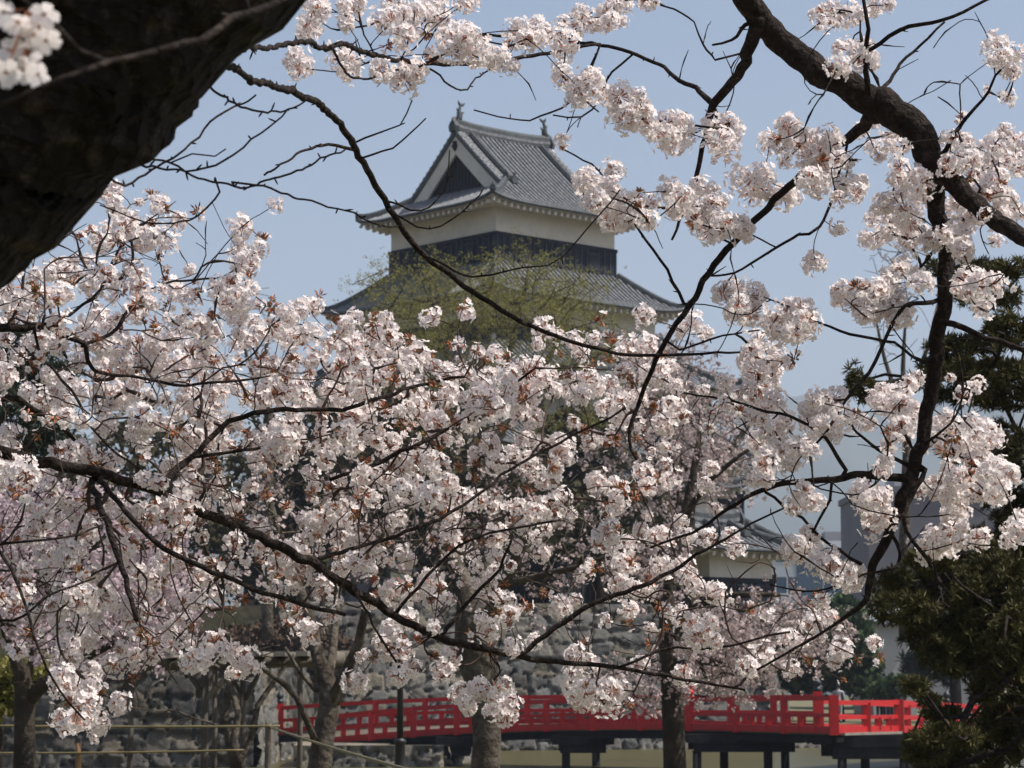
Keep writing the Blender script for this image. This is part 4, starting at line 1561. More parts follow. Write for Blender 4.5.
DAf = lambda x, y: 7.3
EA = [(352, 15, 14, 14, 4), (385, 12, 18, 12, 4), (403, 25, 13, 12, 3), (428, 20, 24, 18, 6), (440, 3, 10, 6, 1), (475, 2, 12, 6, 2), (462, 44, 26, 12, 6), (490, 55, 15, 10, 3), (515, 60, 14, 9, 2), (392, 72, 22, 9, 4), (350, 68, 12, 14, 3),
      (308, 28, 12, 20, 3), (325, 8, 10, 8, 2), (298, 65, 8, 12, 2), (525, 30, 16, 10, 4), (547, 40, 24, 13, 5), (588, 21, 26, 11, 6), (616, 24, 10, 8, 2), (625, 4, 10, 5, 2), (650, 2, 8, 5, 1),
      (576, 86, 18, 18, 7), (560, 62, 6, 6, 1), (603, 93, 8, 8, 1), (626, 106, 18, 17, 6), (645, 122, 8, 8, 1), (672, 134, 17, 18, 7), (600, 178, 17, 14, 5), (620, 206, 28, 20, 11), (640, 222, 8, 8, 2), (678, 200, 10, 22, 5),
      (724, 140, 17, 21, 7), (687, 130, 8, 13, 2), (760, 182, 22, 14, 6), (708, 205, 24, 26, 11), (740, 224, 20, 10, 4), (790, 196, 9, 10, 2), (800, 145, 32, 20, 11), (836, 178, 26, 24, 11), (828, 15, 12, 8, 1), (850, 10, 22, 9, 4), (880, 5, 10, 6, 2),
      (855, 58, 22, 20, 6), (862, 125, 14, 10, 2), (885, 143, 18, 18, 4), (905, 196, 27, 22, 9), (875, 228, 20, 14, 6), (905, 222, 15, 15, 4), (922, 240, 14, 9, 3), (958, 148, 20, 18, 7), (1000, 163, 28, 34, 17), (985, 212, 40, 22, 12), (1002, 62, 20, 20, 6), (965, 242, 30, 13, 6),
      (809, 263, 7, 7, 1), (738, 304, 22, 18, 8), (790, 318, 19, 22, 9), (765, 362, 18, 22, 8), (845, 300, 16, 13, 5), (880, 308, 22, 28, 11), (906, 280, 18, 15, 6), (974, 292, 20, 16, 7), (742, 392, 24, 15, 8), (776, 395, 14, 10, 3),
      (770, 425, 22, 24, 9), (760, 462, 13, 18, 5), (800, 455, 16, 18, 5), (826, 415, 22, 20, 9), (890, 415, 30, 26, 17), (915, 384, 9, 8, 2), (945, 432, 20, 14, 6), (976, 444, 24, 20, 10), (955, 482, 16, 15, 5), (990, 480, 20, 24, 10),
      (870, 500, 14, 13, 4), (880, 468, 12, 10, 2), (930, 490, 12, 8, 3), (958, 507, 14, 10, 4), (955, 540, 27, 13, 8), (1012, 525, 12, 20, 5), (876, 518, 12, 14, 4), (805, 546, 16, 13, 6), (830, 563, 12, 10, 3), (848, 576, 12, 10, 4), (800, 500, 16, 10, 3)]
bigA = ell(EA, rgA, DAf, 0.5, 0.98)
smallA = ell([(563, 142, 5, 5, 1), (600, 75, 20, 30, 2), (830, 22, 10, 6, 2), (1000, 90, 14, 10, 2), (818, 600, 6, 6, 1), (790, 360, 8, 6, 1), (915, 160, 30, 20, 4), (840, 260, 60, 40, 2), (700, 420, 40, 30, 4), (960, 400, 30, 30, 3)], rgA, DAf, 0.5)
budA = ell([(830, 18, 10, 8, 3), (790, 362, 5, 6, 2), (818, 600, 8, 8, 3), (955, 125, 12, 8, 2), (565, 145, 8, 8, 1), (975, 185, 30, 20, 4), (800, 150, 28, 20, 3), (880, 440, 40, 40, 5), (975, 455, 30, 30, 4), (620, 205, 25, 20, 3), (580, 85, 16, 16, 2), (440, 45, 70, 14, 5), (700, 210, 30, 24, 3), (860, 300, 40, 25, 3), (770, 410, 30, 40, 3), (910, 200, 30, 20, 3)], rgA, DAf, 0.5)
bare = ell([(850, 120, 60, 60, 14), (720, 60, 40, 50, 8), (960, 60, 60, 50, 14), (700, 260, 40, 60, 9), (900, 380, 60, 110, 22), (820, 520, 60, 50, 14), (960, 360, 40, 80, 12), (560, 90, 60, 40, 6), (400, 50, 80, 40, 14), (940, 560, 40, 50, 8), (780, 440, 60, 40, 12), (1000, 250, 30, 60, 7)], rgA, DAf, 0.6)
ta.reach(bigA + smallA + budA + bare, 0.18, 0.07, maxlen=0.9)
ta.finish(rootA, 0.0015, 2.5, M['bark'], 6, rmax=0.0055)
tb_ = MB()
tp_, tr_ = trunk_poly[1], trunk_poly[2]
# knobbly bark outline
fine, fr = smooth_poly(tp_, tr_, 0.02)
S = 72
rgk = np.random.default_rng(77)
tan = unit(fine[len(fine) // 2 + 1] - fine[len(fine) // 2])
tb_.tube(fine, fr, S)
V = tb_.v[0].reshape(len(fine), S, 3)
th_ = np.arange(S) * 2 * math.pi / S
sl = np.cumsum(np.r_[0, np.linalg.norm(np.diff(fine, axis=0), axis=1)])
h = np.zeros((len(fine), S))
for k in range(70):
    fa, fs, ph = rgk.integers(6, 34), rgk.uniform(25, 150), rgk.uniform(0, 6.28)
    h += np.cos(fa * th_[None] + fs * sl[:, None] + ph) / 9
V[:] = fine[:, None] + (V - fine[:, None]) * (1 + 0.009 * h[..., None])
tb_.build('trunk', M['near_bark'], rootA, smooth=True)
dress(rootA, bigA, smallA, budA, rgA)
# the near sprig's flowers: pinker, larger in view
FL_NEAR = [M['petal'], M['stamen'], M['bud'], M['bud_green']]
nf = Tmpl()
rgn = np.random.default_rng(9)
for (px, py) in ((18, 22), (34, 34), (10, 50), (28, 52), (22, 70), (38, 74), (46, 40), (4, 12), (44, 14), (6, 72)):
    c = P(px, py, 2.2 + rgn.normal(0, 0.02))
    flower(nf, c, unit(np.array((rgn.normal(0, 0.5), -0.6, rgn.normal(-0.4, 0.4)))), 0.0150, rgn)
    spindle(nf, P(30, 8, 2.2), c, 0.0016, 2, rgn)
for (px, py) in ((52, 38), (26, 62), (4, 30)):
    c = P(px, py, 2.2)
    spindle(nf, P(36, 12, 2.2), c, 0.006, 2, rgn)
nf.done()
mbn = MB()
mbn.add(nf.V, None, nf.T, nf.Mi)
mbn.build('blossom_sprig', FL_NEAR, rootA)


# ------------------------------------------------------------------ cherry tree B: the blossom-laden boughs reaching in from the left
rgB = np.random.default_rng(52)
nb = Net(0.032, 53)
DB = lambda x, y: 7.0 + 1.4 * np.clip(x / 700, 0, 1.2)
rootB = thing('blossoming_cherry_tree', 'white blossoming cherry whose long boughs reach in from the left below the keep', 'cherry tree', (-3.6, 7.2, 0))
bt0 = P(-60, 436, 7.0)
nb.poly([(-3.6, 7.2, -0.1), (-3.55, 7.2, 0.6), (-3.2, 7.15, 1.5), (-2.7, 7.1, 2.1)], [0.24, 0.18, 0.15, 0.12], 'trunk', 0.2)
HB = [
    [(-452, 400, 40, 7.1), (-250, 410, 26, 7.05), (-60, 436, 17, 7.0), (0, 452, 15, 7.0), (60, 466, 14, 7.05), (100, 474, 13, 7.1), (155, 490, 12, 7.2), (210, 516, 12, 7.3), (260, 536, 12, 7.4), (310, 563, 12, 7.5), (355, 591, 11, 7.6), (395, 615, 10, 7.7), (440, 638, 9.5, 7.75), (500, 652, 9, 7.8), (540, 660, 7.5, 7.9), (600, 665, 6, 8.0), (650, 673, 5, 8.1), (700, 682, 4, 8.2), (745, 690, 3, 8.2)],
    [(100, 476, 8, 7.1), (115, 500, 7, 7.0), (150, 540, 7, 6.9), (200, 568, 7, 6.9), (250, 590, 6, 7.0), (300, 606, 6, 7.1), (345, 614, 5, 7.2)],
    [(92, 480, 9, 7.1), (108, 525, 9, 6.9), (122, 570, 8, 6.8), (137, 620, 6, 6.7)],
    [(160, 490, 8, 7.2), (210, 437, 8, 7.4), (233, 420, 7, 7.5), (267, 412, 7, 7.5), (313, 409, 6, 7.6), (340, 408, 6, 7.6), (384, 394, 5, 7.7), (427, 384, 4.5, 7.8), (464, 377, 4, 7.8)],
    [(355, 590, 7, 7.6), (395, 560, 6, 7.7), (421, 444, 0, 0)] if False else [(310, 562, 6, 7.5), (370, 545, 5, 7.7), (421, 525, 5, 7.8), (470, 500, 4, 7.9), (510, 470, 4, 8.0), (560, 440, 3.5, 8.1), (610, 415, 3, 8.1), (645, 398, 3, 8.1)],
    [(330, 480, 5, 7.6), (380, 462, 6, 7.7), (421, 444, 6, 7.7), (450, 430, 5, 7.8), (481, 417, 4.5, 7.8), (508, 390, 4, 7.9), (535, 368, 3, 7.9)],
    [(521, 655, 7, 7.8), (555, 628, 7, 7.8), (599, 601, 6.5, 7.8), (642, 586, 6, 7.9), (679, 567, 5, 8.0), (715, 545, 4, 8.0), (745, 528, 3, 8.0), (790, 505, 2.5, 8.0)],
    [(-150, 390, 14, 6.9), (-40, 335, 12, 6.9), (30, 328, 10, 7.0), (60, 336, 8, 7.0), (80, 346, 7, 7.0), (92, 372, 5, 7.1), (130, 378, 4, 7.2), (190, 384, 4, 7.3), (260, 378, 3, 7.4)],
    [(34, 329, 6, 7.0), (60, 318, 5, 7.0), (82, 304, 4, 7.1), (100, 290, 4, 7.1), (112, 262, 3.5, 7.2), (125, 235, 3, 7.2)],
    [(82, 346, 5, 7.0), (112, 335, 5, 7.1), (135, 305, 4, 7.2), (165, 285, 3, 7.2), (215, 278, 3, 7.3)],
    [(-100, 420, 10, 6.9), (0, 396, 9, 6.9), (30, 408, 8, 6.9), (60, 424, 7, 7.0), (75, 440, 5, 7.0)],
    [(40, 355, 4, 7.0), (60, 380, 4, 6.9), (75, 400, 4, 6.9), (85, 425, 3, 6.9), (110, 450, 3, 6.9), (140, 470, 3, 6.9)],
    [(210, 490, 6, 7.2), (240, 456, 5, 7.3), (300, 440, 4, 7.4), (350, 435, 4, 7.5)] if False else [(155, 490, 6, 7.2), (185, 460, 5, 7.3), (225, 455, 4.5, 7.3), (300, 440, 3.5, 7.4)],
    [(440, 638, 6, 7.75), (470, 600, 5, 7.8), (498, 570, 4, 7.8), (512, 540, 3, 7.8)],
    [(395, 615, 5, 7.7), (440, 560, 4, 7.7), (480, 535, 3.5, 7.7), (560, 520, 3, 7.8)],
    [(620, 667, 4, 8.0), (668, 650, 3.5, 8.1), (720, 648, 3, 8.1), (790, 632, 3, 8.1)],
    [(600, 666, 3, 8.0), (596, 690, 2.5, 7.9), (604, 705, 2, 7.9)],
    [(355, 592, 4, 7.6), (372, 625, 3, 7.4), (395, 660, 3, 7.4), (405, 680, 2, 7.4)],
    [(490, 655, 3, 7.8), (500, 672, 2.5, 7.7), (482, 692, 2, 7.7)],
    [(-120, 470, 9, 6.7), (-40, 520, 6, 6.6), (10, 570, 4.5, 6.5), (35, 640, 4, 6.4), (60, 690, 3, 6.4), (85, 720, 2.5, 6.4)],
    [(-60, 560, 5, 6.6), (0, 545, 4, 6.6), (60, 540, 3, 6.6), (100, 525, 3, 6.7)],
    [(-60, 560, 4, 6.6), (0, 620, 4, 6.5), (50, 595, 3, 6.5), (95, 578, 2.5, 6.6)],
]
for h in HB:
    nb.pix(h)
GRID = """
........................
........................
........................
........................
........................
........................
003455100...............
04665324................
4666565600..............
76566766230.............
66567666476644601577250.
4566767778888766889680..
4556677777888766888764..
5546776565776776668833..
6366656334756756456763..
3366556422474635853765..
46546665377633348675573.
444456557655655663586450
4554444566465656367756530
4554564313233224443566556420
23466554100133000224444463540
0165100000002133035323331000
004200000000001000200000
........................
"""
bigB, smallB, budB = [], [], []
rows = GRID.strip().split('\n')
def cover(x, y):
    r_, c_ = int(y // 32), int(x // 32)
    if not (0 <= r_ < len(rows) and 0 <= c_ < len(rows[r_])):
        return 0.0
    return 0.0 if rows[r_][c_] == '.' else int(rows[r_][c_]) / 10
taken = np.zeros((0, 2))
seeds = []
for k in range(9000):                                    # bunches first, clusters inside them
    x, y = rgB.uniform(-10, 900), rgB.uniform(190, 745)
    c_ = cover(max(x, 0), y) * (0.80 if x > 520 else 1.0)
    if c_ == 0 or (seeds and min(math.hypot(x - a, y - b) for a, b, _, _ in seeds) < (22.3 if x < 520 else 24.0) * (0.62 / max(c_, 0.15)) ** 0.8):
        continue
    seeds.append((x, y, c_, DB(x, y) + 0.22 + rgB.normal(0, 0.34)))
for x, y, c_, d_ in seeds:
    n = 1 + rgB.poisson(2.4 * c_ / 0.62)
    ax = rgB.uniform(0, math.pi)
    for k in range(n * 6):
        if n <= 0:
            break
        q, w_ = rgB.normal(0, 11), rgB.normal(0, 6.5)
        xx, yy = x + math.cos(ax) * q - math.sin(ax) * w_, y + (math.sin(ax) * q + math.cos(ax) * w_)
        if len(taken) and np.min(np.hypot(taken[:, 0] - xx, taken[:, 1] - yy)) < 10.5:
            continue
        taken = np.vstack([taken, [[xx, yy]]])
        t_ = rgB.random()
        (bigB if t_ < 0.66 else smallB if t_ < 0.82 else budB).append((xx, yy, d_ + rgB.normal(0, 0.08)))
        n -= 1
    if rgB.random() < 0.7:
        a_ = rgB.uniform(0, 6.28)
        budB.append((x + 17 * math.cos(a_), y + 15 * math.sin(a_), d_ - 0.14))
print('clusters', len(bigB), len(smallB), len(budB))
# hanging sprays that stand clear of the mass
for x, y in ((75, 690), (90, 684), (84, 703), (88, 720), (76, 722), (98, 722), (118, 705), (62, 682), (196, 662), (393, 635), (404, 650), (380, 642), (410, 668), (398, 676), (388, 655),
             (465, 702), (478, 690), (490, 695), (460, 694), (505, 685), (470, 708), (585, 690), (600, 697), (612, 690), (594, 705), (580, 700), (245, 265), (235, 285), (258, 250), (240, 300), (228, 300), (290, 318), (300, 312), (345, 328), (330, 345)):
    bigB.append((x, y, DB(x, y) - 0.3 + rgB.normal(0, 0.08)))
for x, y in ((70, 700), (100, 690), (80, 712), (198, 668), (388, 646), (400, 662), (474, 698), (496, 688), (606, 700), (588, 696), (250, 272), (192, 655)):
    budB.append((x, y, DB(x, y) - 0.3))
bigB, smallB, budB = [[P(*q) for q in L] for L in (bigB, smallB, budB)]
bareB = []
for x0, y0, x1, y1, n in ((0, 200, 230, 480, 230), (0, 480, 240, 690, 150), (230, 340, 480, 560, 110), (420, 400, 680, 680, 120), (640, 520, 800, 700, 40)):
    for k in range(n):
        x, y = rgB.uniform(x0, x1), rgB.uniform(y0, y1)
        bareB.append(P(x, y, DB(x, y) + rgB.normal(0, 0.4)))
nb.reach(bigB + smallB + budB + bareB, 0.18, 0.08, maxlen=1.4)
nb.finish(rootB, 0.0014, 2.6, M['twig'], 5, rmax=0.007)
dress(rootB, bigB, smallB, budB, rgB)


# ------------------------------------------------------------------ trees farther back
def region(lst, rg, D, dd):
    out = []
    for cx, cy, rx, ry, n in lst:
        for k in range(n):
            a, q = rg.uniform(0, 2 * math.pi), rg.random() ** 0.5
            out.append(P(cx + math.cos(a) * q * rx, cy + math.sin(a) * q * ry, D + rg.normal(0, dd)))
    return out

def mid_tree(name, label, cat, base, D, trunks, ellipses, n_tw, blossom=None, tip=0.006, bark=None, seed=1, depth=1.2, step=0.25, group=None, leafs=None):
    rg = np.random.default_rng(seed)
    b = P(base[0], base[1], D)
    r = thing(name, label, cat, (b[0], b[1], max(b[2], 0) if D < 45 else b[2]), 0, group)
    nt = Net(step, seed + 1)
    for i, t in enumerate(trunks):
        nt.poly([P(a, b_, D + dd) for a, b_, w_, dd in t], [w_ / 2 / F * D for a, b_, w_, dd in t], 'trunk' if i == 0 else 'limb', 0.25)
    pts = region(ellipses, rg, D, depth)
    nt.reach(pts, 0.3, 0.12, lift=0.05)
    nt.finish(r, tip, 2.2, bark or M['bark_grey'], 4, rmax=0.05 * D / 28, heromat=bark or M['bark_grey'], herosides=12)
    tips = nt.pos[[i for i in range(len(nt.par)) if not nt.hero[i]]]
    if blossom:
        m_, n_, sz, spread, tl, nm = blossom
        if len(tips):
            pick = tips[rg.integers(0, len(tips), n_)] + rg.normal(0, spread, (n_, 3))
            scatter(nm, tl, pick, sz * rg.uniform(0.6, 1.3, n_), m_, r, rg)
    return r

# tree with two limbs in front of the bridge's left end
mid_tree('bare_cherry_tree', 'grey forked cherry trunk before the left end of the bridge', 'cherry tree', (318, 800), 28,
    [[(318, 800, 26, 0), (320, 768, 24, 0), (324, 735, 22, 0), (330, 705, 21, 0), (326, 680, 17, 0), (317, 655, 13, 0.1), (310, 622, 12, 0.2), (300, 590, 10, 0.3), (285, 550, 8, 0.4), (270, 500, 5, 0.5)],
     [(332, 705, 16, 0), (344, 676, 11, -0.2), (358, 645, 10, -0.3), (366, 605, 8, -0.5), (385, 560, 6, -0.6), (410, 500, 4, -0.8)],
     [(326, 690, 11, 0), (333, 655, 9, 0.4), (336, 610, 8, 0.6), (342, 560, 6, 0.8), (345, 500, 4, 1.0)],
     [(318, 748, 8, 0), (308, 725, 6.5, -0.3), (296, 697, 6, -0.5), (284, 684, 6, -0.6), (262, 668, 5, -0.8), (240, 650, 4, -1.0)],
     [(315, 690, 5, 0), (300, 672, 4, -0.2), (285, 648, 3, -0.4)]],
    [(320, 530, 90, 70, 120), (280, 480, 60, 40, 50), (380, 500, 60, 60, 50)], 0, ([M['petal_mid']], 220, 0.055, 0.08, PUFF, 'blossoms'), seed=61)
# stout grey trunk
mid_tree('stout_cherry_tree', 'stout pale grey trunk with a burl in front of the middle of the bridge', 'cherry tree', (487, 800), 26,
    [[(487, 800, 31, 0), (487, 770, 29, 0), (487, 740, 28, 0), (485, 705, 29, 0), (482, 680, 34, 0), (478, 650, 44, 0), (474, 622, 40, 0), (468, 596, 22, 0.1), (455, 560, 14, 0.2), (440, 510, 9, 0.3), (430, 460, 5, 0.4)],
     [(484, 630, 20, 0), (500, 590, 14, -0.2), (520, 550, 10, -0.4), (545, 500, 7, -0.6), (560, 460, 4, -0.6)],
     [(478, 600, 12, 0), (486, 560, 9, 0.4), (490, 510, 7, 0.7), (480, 460, 4, 0.9)],
     [(500, 585, 8, -0.2), (545, 575, 6, -0.5), (600, 560, 5, -0.8), (640, 540, 3, -1)]],
    [(490, 540, 120, 90, 230), (560, 500, 80, 60, 70), (420, 540, 60, 60, 50)], 0, ([M['petal_mid']], 380, 0.055, 0.08, PUFF, 'blossoms'), seed=64)
# dark trunk with a blossoming crown, right of centre
mid_tree('dark_cherry_tree', 'dark trunk before the red bridge whose blossoming crown spreads right over it', 'cherry tree', (676, 800), 30,
    [[(676, 800, 26, 0), (675, 768, 23, 0), (674, 740, 22, 0), (672, 705, 22, 0), (668, 665, 18, 0), (666, 620, 15, 0), (672, 570, 12, 0), (684, 520, 10, 0), (694, 470, 8, 0.1), (700, 430, 5, 0.2)],
     [(668, 670, 12, 0), (700, 660, 10, -0.3), (740, 665, 8, -0.5), (775, 650, 6, -0.7), (810, 630, 4, -0.9)],
     [(668, 640, 11, 0), (690, 610, 8, -0.5), (730, 595, 7, -0.9), (780, 595, 4, -1.2)],
     [(666, 620, 9, 0), (645, 590, 7, 0.3), (620, 560, 5, 0.6), (600, 530, 3, 0.8)],
     [(686, 515, 7, 0), (710, 480, 6, -0.3), (740, 455, 4, -0.5), (765, 440, 3, -0.5)]],
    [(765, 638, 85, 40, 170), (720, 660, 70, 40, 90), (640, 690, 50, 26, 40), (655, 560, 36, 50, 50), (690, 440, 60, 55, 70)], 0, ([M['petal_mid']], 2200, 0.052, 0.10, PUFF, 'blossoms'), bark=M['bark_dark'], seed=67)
# pinkish crown behind, above the turret
mid_tree('pale_pink_cherry_tree', 'pale pink cherry crown with dark bare limbs right below the keep roof', 'cherry tree', (690, 600), 62,
    [[(690, 640, 22, 0), (690, 590, 18, 0), (688, 540, 15, 0), (692, 490, 12, 0), (700, 450, 9, 0), (712, 410, 6, 0)],
     [(690, 520, 12, 0), (660, 470, 9, -0.6), (640, 420, 6, -1), (625, 380, 4, -1.2)],
     [(692, 500, 10, 0), (720, 460, 8, 0.5), (745, 430, 5, 0.8), (765, 410, 3, 1)],
     [(690, 490, 8, 0), (675, 430, 6, 0.5), (672, 380, 4, 0.6), (668, 345, 3, 0.6)]],
    [(680, 410, 75, 70, 230), (655, 380, 50, 45, 90), (720, 460, 60, 50, 80), (640, 460, 60, 60, 80)], 0, ([M['petal_mid']], 1300, 0.095, 0.16, PUFF, 'blossoms'), tip=0.010, bark=M['bark_dark'], seed=71, depth=2.2, step=0.5)
# lilac pink tree at the left
mid_tree('pink_cherry_tree', 'lilac pink cherry with dark crooked trunk at the lower left edge', 'cherry tree', (24, 800), 22,
    [[(24, 800, 26, 0), (24, 768, 23, 0), (24, 735, 21, 0), (25, 700, 21, 0), (22, 675, 16, 0), (10, 640, 12, 0), (-5, 590, 8, 0)],
     [(27, 702, 15, 0), (42, 686, 13, -0.1), (60, 672, 11, -0.2), (85, 658, 8, -0.3), (120, 640, 6, -0.4), (160, 610, 4, -0.4)],
     [(60, 668, 9, -0.2), (72, 630, 7, 0), (80, 580, 5, 0.2), (90, 530, 3, 0.3)],
     [(24, 690, 9, 0), (36, 640, 7, 0.4), (40, 580, 5, 0.6), (45, 520, 3, 0.6)]],
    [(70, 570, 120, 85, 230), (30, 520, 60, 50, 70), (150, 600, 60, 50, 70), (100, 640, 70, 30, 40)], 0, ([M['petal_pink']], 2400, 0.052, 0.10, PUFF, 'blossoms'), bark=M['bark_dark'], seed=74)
# fresh green tree before the keep
mid_tree('budding_tree', 'wispy tree with fresh yellow green leaves in front of the keep', 'tree', (490, 600), 92,
    [[(490, 600, 18, 0), (490, 540, 16, 0), (488, 480, 14, 0), (482, 420, 11, 0), (478, 370, 8, 0), (476, 320, 5, 0), (470, 280, 3, 0)],
     [(488, 470, 10, 0), (440, 410, 8, -0.5), (405, 360, 5, -0.8), (385, 310, 3, -1)],
     [(488, 450, 10, 0), (530, 390, 8, 0.5), (560, 340, 5, 0.8), (575, 300, 3, 1)],
     [(484, 430, 8, 0), (510, 350, 6, 0.4), (525, 290, 4, 0.4), (530, 255, 2, 0.4)],
     [(486, 440, 8, 0), (445, 350, 6, 0.4), (432, 300, 4, 0.4), (430, 262, 2, 0.4)],
     [(530, 390, 6, 0.5), (590, 360, 4, 0.8), (625, 335, 3, 1)]],
    [(485, 345, 140, 60, 420), (485, 400, 150, 40, 160), (470, 292, 125, 34, 170), (560, 300, 80, 36, 90), (440, 300, 80, 50, 110), (520, 285, 60, 40, 70), (400, 330, 60, 30, 50), (580, 340, 55, 30, 60)], 0, ([M['fresh']], 9000, 0.105, 0.32, SPRIG, 'leaves'), tip=0.012, seed=77, depth=2.2, step=0.7)
# bare trees far left of the keep and at right
for px, py, lab, sd, rx in ((268, 306, 'leafless grey tree against the sky left of the keep', 81, 42), (905, 262, 'leafless grey tree top behind the drooping limb on the right', 84, 44)):
    mid_tree('leafless_tree', lab, 'bare tree', (px, 560), 85,
        [[(px, 640, 12, 0), (px, 520, 10, 0), (px + 2, 430, 8, 0), (px - 2, 370, 5, 0), (px, 330, 3, 0), (px + 3, 300, 2, 0)],
         [(px, 420, 6, 0), (px - 20, 360, 4, 0.4), (px - 30, 315, 2, 0.4)], [(px, 400, 5, 0), (px + 22, 350, 4, -0.4), (px + 32, 305, 2, -0.4)]],
        [(px, py + 20, rx, 45, 80), (px, py + 60, rx * 1.2, 40, 40)], 0, None, tip=0.011, seed=sd, depth=1.5, step=0.5, group='leafless trees against the sky')

def pads_tree(name, label, cat, base, D, trunk, pads, mats, tmpl, size, seed, depth, thick=0.5, leafname='needles', zfloor=0.0, flat=True, bark=None, dens=1.0):
    """conifer: foliage pads carried by limbs; pads are (cx, cy, rx, ry, n)"""
    rg = np.random.default_rng(seed)
    b = P(base[0], base[1], D)
    r = thing(name, label, cat, (b[0], b[1], zfloor))
    nt = Net(0.3 if D < 40 else 0.8, seed + 1)
    nt.poly([np.array((b[0], D, zfloor - 0.1))] + [P(a, b_, D) for a, b_, w_ in trunk], [trunk[0][2] / 2 / F * D * 1.2] + [w_ / 2 / F * D for a, b_, w_ in trunk], 'trunk', 0.2)
    pos, limbs = [], []
    for cx, cy, rx, ry, n in pads:
        dz = rg.normal(0, depth)
        n = int(n * dens)
        nl = max(2, n // 30)
        for k in range(nl):
            limbs.append(P(cx + rg.uniform(-0.8, 0.8) * rx, cy + rg.uniform(0.0, 0.7) * ry, D + dz + rg.normal(0, 0.3)))
        for k in range(n):
            a, q = rg.uniform(0, 2 * math.pi), rg.random() ** 0.45
            x, y = cx + math.cos(a) * q * rx * (1 + rg.normal(0, 0.08)), cy + math.sin(a) * q * ry * (1 + rg.normal(0, 0.12))
            pos.append(P(x, y, D + dz + rg.normal(0, 0.35) * rx / F * D))
    nt.reach(limbs, 0.2, 0.06)
    nt.finish(r, 0.012 * D / 18, 2.2, bark or M['bark'], 5, rmax=0.032 * D / 18, heromat=bark or M['bark'], twigname='limbs')
    rots = np.array([np.array(Matrix.Rotation(rg.uniform(0, 6.28), 3, 'Z') @ Matrix.Rotation(rg.normal(0, 0.5), 3, 'X')) for _ in pos])
    scatter(leafname, tmpl, pos, size * rg.uniform(0.6, 1.35, len(pos)), mats, r, rg, rots)
    return r

pads_tree('pine_tree', 'dark olive pine filling the lower right corner in front of the bridge', 'pine tree', (1075, 760), 17,
    [(1082, 700, 52), (1080, 500, 42), (1078, 350, 34), (1080, 220, 25), (1084, 100, 17), (1088, 0, 10), (1090, -90, 3)],
    [(1105, 210, 48, 13, 90), (1100, 130, 42, 12, 80), (1098, 50, 36, 11, 70), (1092, -20, 26, 10, 60), (1090, -75, 14, 16, 50), (1120, 290, 56, 14, 110), (1125, 380, 60, 15, 120), (1120, 470, 64, 18, 140), (1125, 570, 64, 20, 150), (1130, 660, 60, 24, 150)] +
    [(960, 268, 38, 9, 60), (990, 298, 34, 11, 70), (1008, 270, 22, 10, 40), (1012, 330, 26, 16, 70), (968, 346, 38, 9, 80), (985, 372, 55, 11, 170), (942, 365, 20, 8, 40), (1005, 398, 34, 13, 90), (962, 395, 30, 8, 60), (855, 380, 9, 16, 22), (868, 392, 12, 10, 20), (890, 392, 16, 6, 18), (925, 380, 14, 7, 22),
     (955, 445, 18, 18, 50), (1002, 445, 28, 22, 110), (1010, 495, 22, 40, 130), (985, 470, 20, 12, 30), (925, 590, 48, 18, 170), (902, 608, 34, 16, 90), (975, 560, 56, 30, 330), (1000, 600, 46, 46, 380), (945, 620, 44, 14, 120), (975, 655, 54, 22, 240), (1014, 700, 32, 46, 330), (985, 690, 16, 12, 60), (942, 714, 20, 6, 46), (948, 736, 34, 9, 110), (930, 700, 12, 5, 24), (965, 750, 62, 26, 330), (925, 752, 22, 9, 60), (1015, 640, 26, 34, 160), (1015, 545, 22, 30, 120), (930, 560, 26, 12, 60), (895, 580, 16, 9, 30), (920, 640, 16, 12, 30), (915, 688, 12, 8, 24)],
    [M['pine']], NEEDLE, 0.055, 91, 0.5, dens=1.5)
pads_tree('blue_green_pine_tree', 'blurred blue green pine behind the dark pine and beyond the bridge', 'pine tree', (955, 700), 120,
    [(955, 690, 12), (955, 650, 10), (955, 610, 7)], [(955, 640, 40, 26, 230), (935, 665, 34, 16, 130), (975, 660, 36, 20, 140), (960, 610, 26, 16, 110)], [M['pine_dark']], NEEDLE, 0.45, 93, 1.0, zfloor=-0.65)
pads_tree('evergreen_tree', 'rounded dark evergreen between blossoms and pale house beyond the bridge', 'tree', (838, 700), 122,
    [(838, 690, 12), (838, 655, 10), (838, 625, 7)], [(836, 640, 36, 28, 320), (822, 670, 36, 20, 220), (856, 668, 24, 24, 200), (800, 672, 22, 18, 120), (842, 615, 22, 16, 120)], [M['evergreen']], PUFF, 0.42, 95, 1.0, leafname='foliage', zfloor=-0.65)
pads_tree('clipped_bush', 'small low green bush behind the people beyond the red bridge', 'bush', (897, 700), 116,
    [(897, 700, 5), (897, 690, 4), (897, 682, 3)], [(897, 687, 18, 9, 120), (880, 692, 14, 6, 60)], [M['evergreen']], PUFF, 0.30, 96, 0.5, leafname='foliage', zfloor=-0.65)
pads_tree('dark_pine_tree', 'dark green pine glimpsed behind the blossoms at the left edge', 'pine tree', (-20, 760), 40,
    [(-20, 700, 30), (-15, 500, 24), (0, 400, 16), (10, 340, 8)], [(20, 345, 40, 16, 120), (35, 375, 44, 14, 130), (15, 405, 50, 18, 160), (40, 440, 40, 16, 110), (0, 470, 40, 20, 110)], [M['pine_dark']], NEEDLE, 0.16, 97, 0.8)
pads_tree('yellow_green_bush', 'yellow green bush beside the dark trunk at the lower left edge', 'bush', (-2, 720), 26,
    [(-2, 735, 10), (-2, 715, 8), (0, 700, 5)], [(-2, 690, 34, 24, 260), (-6, 668, 24, 12, 80), (42, 668, 34, 10, 60)], [M['fresh']], PUFF, 0.075, 98, 0.3, leafname='foliage')

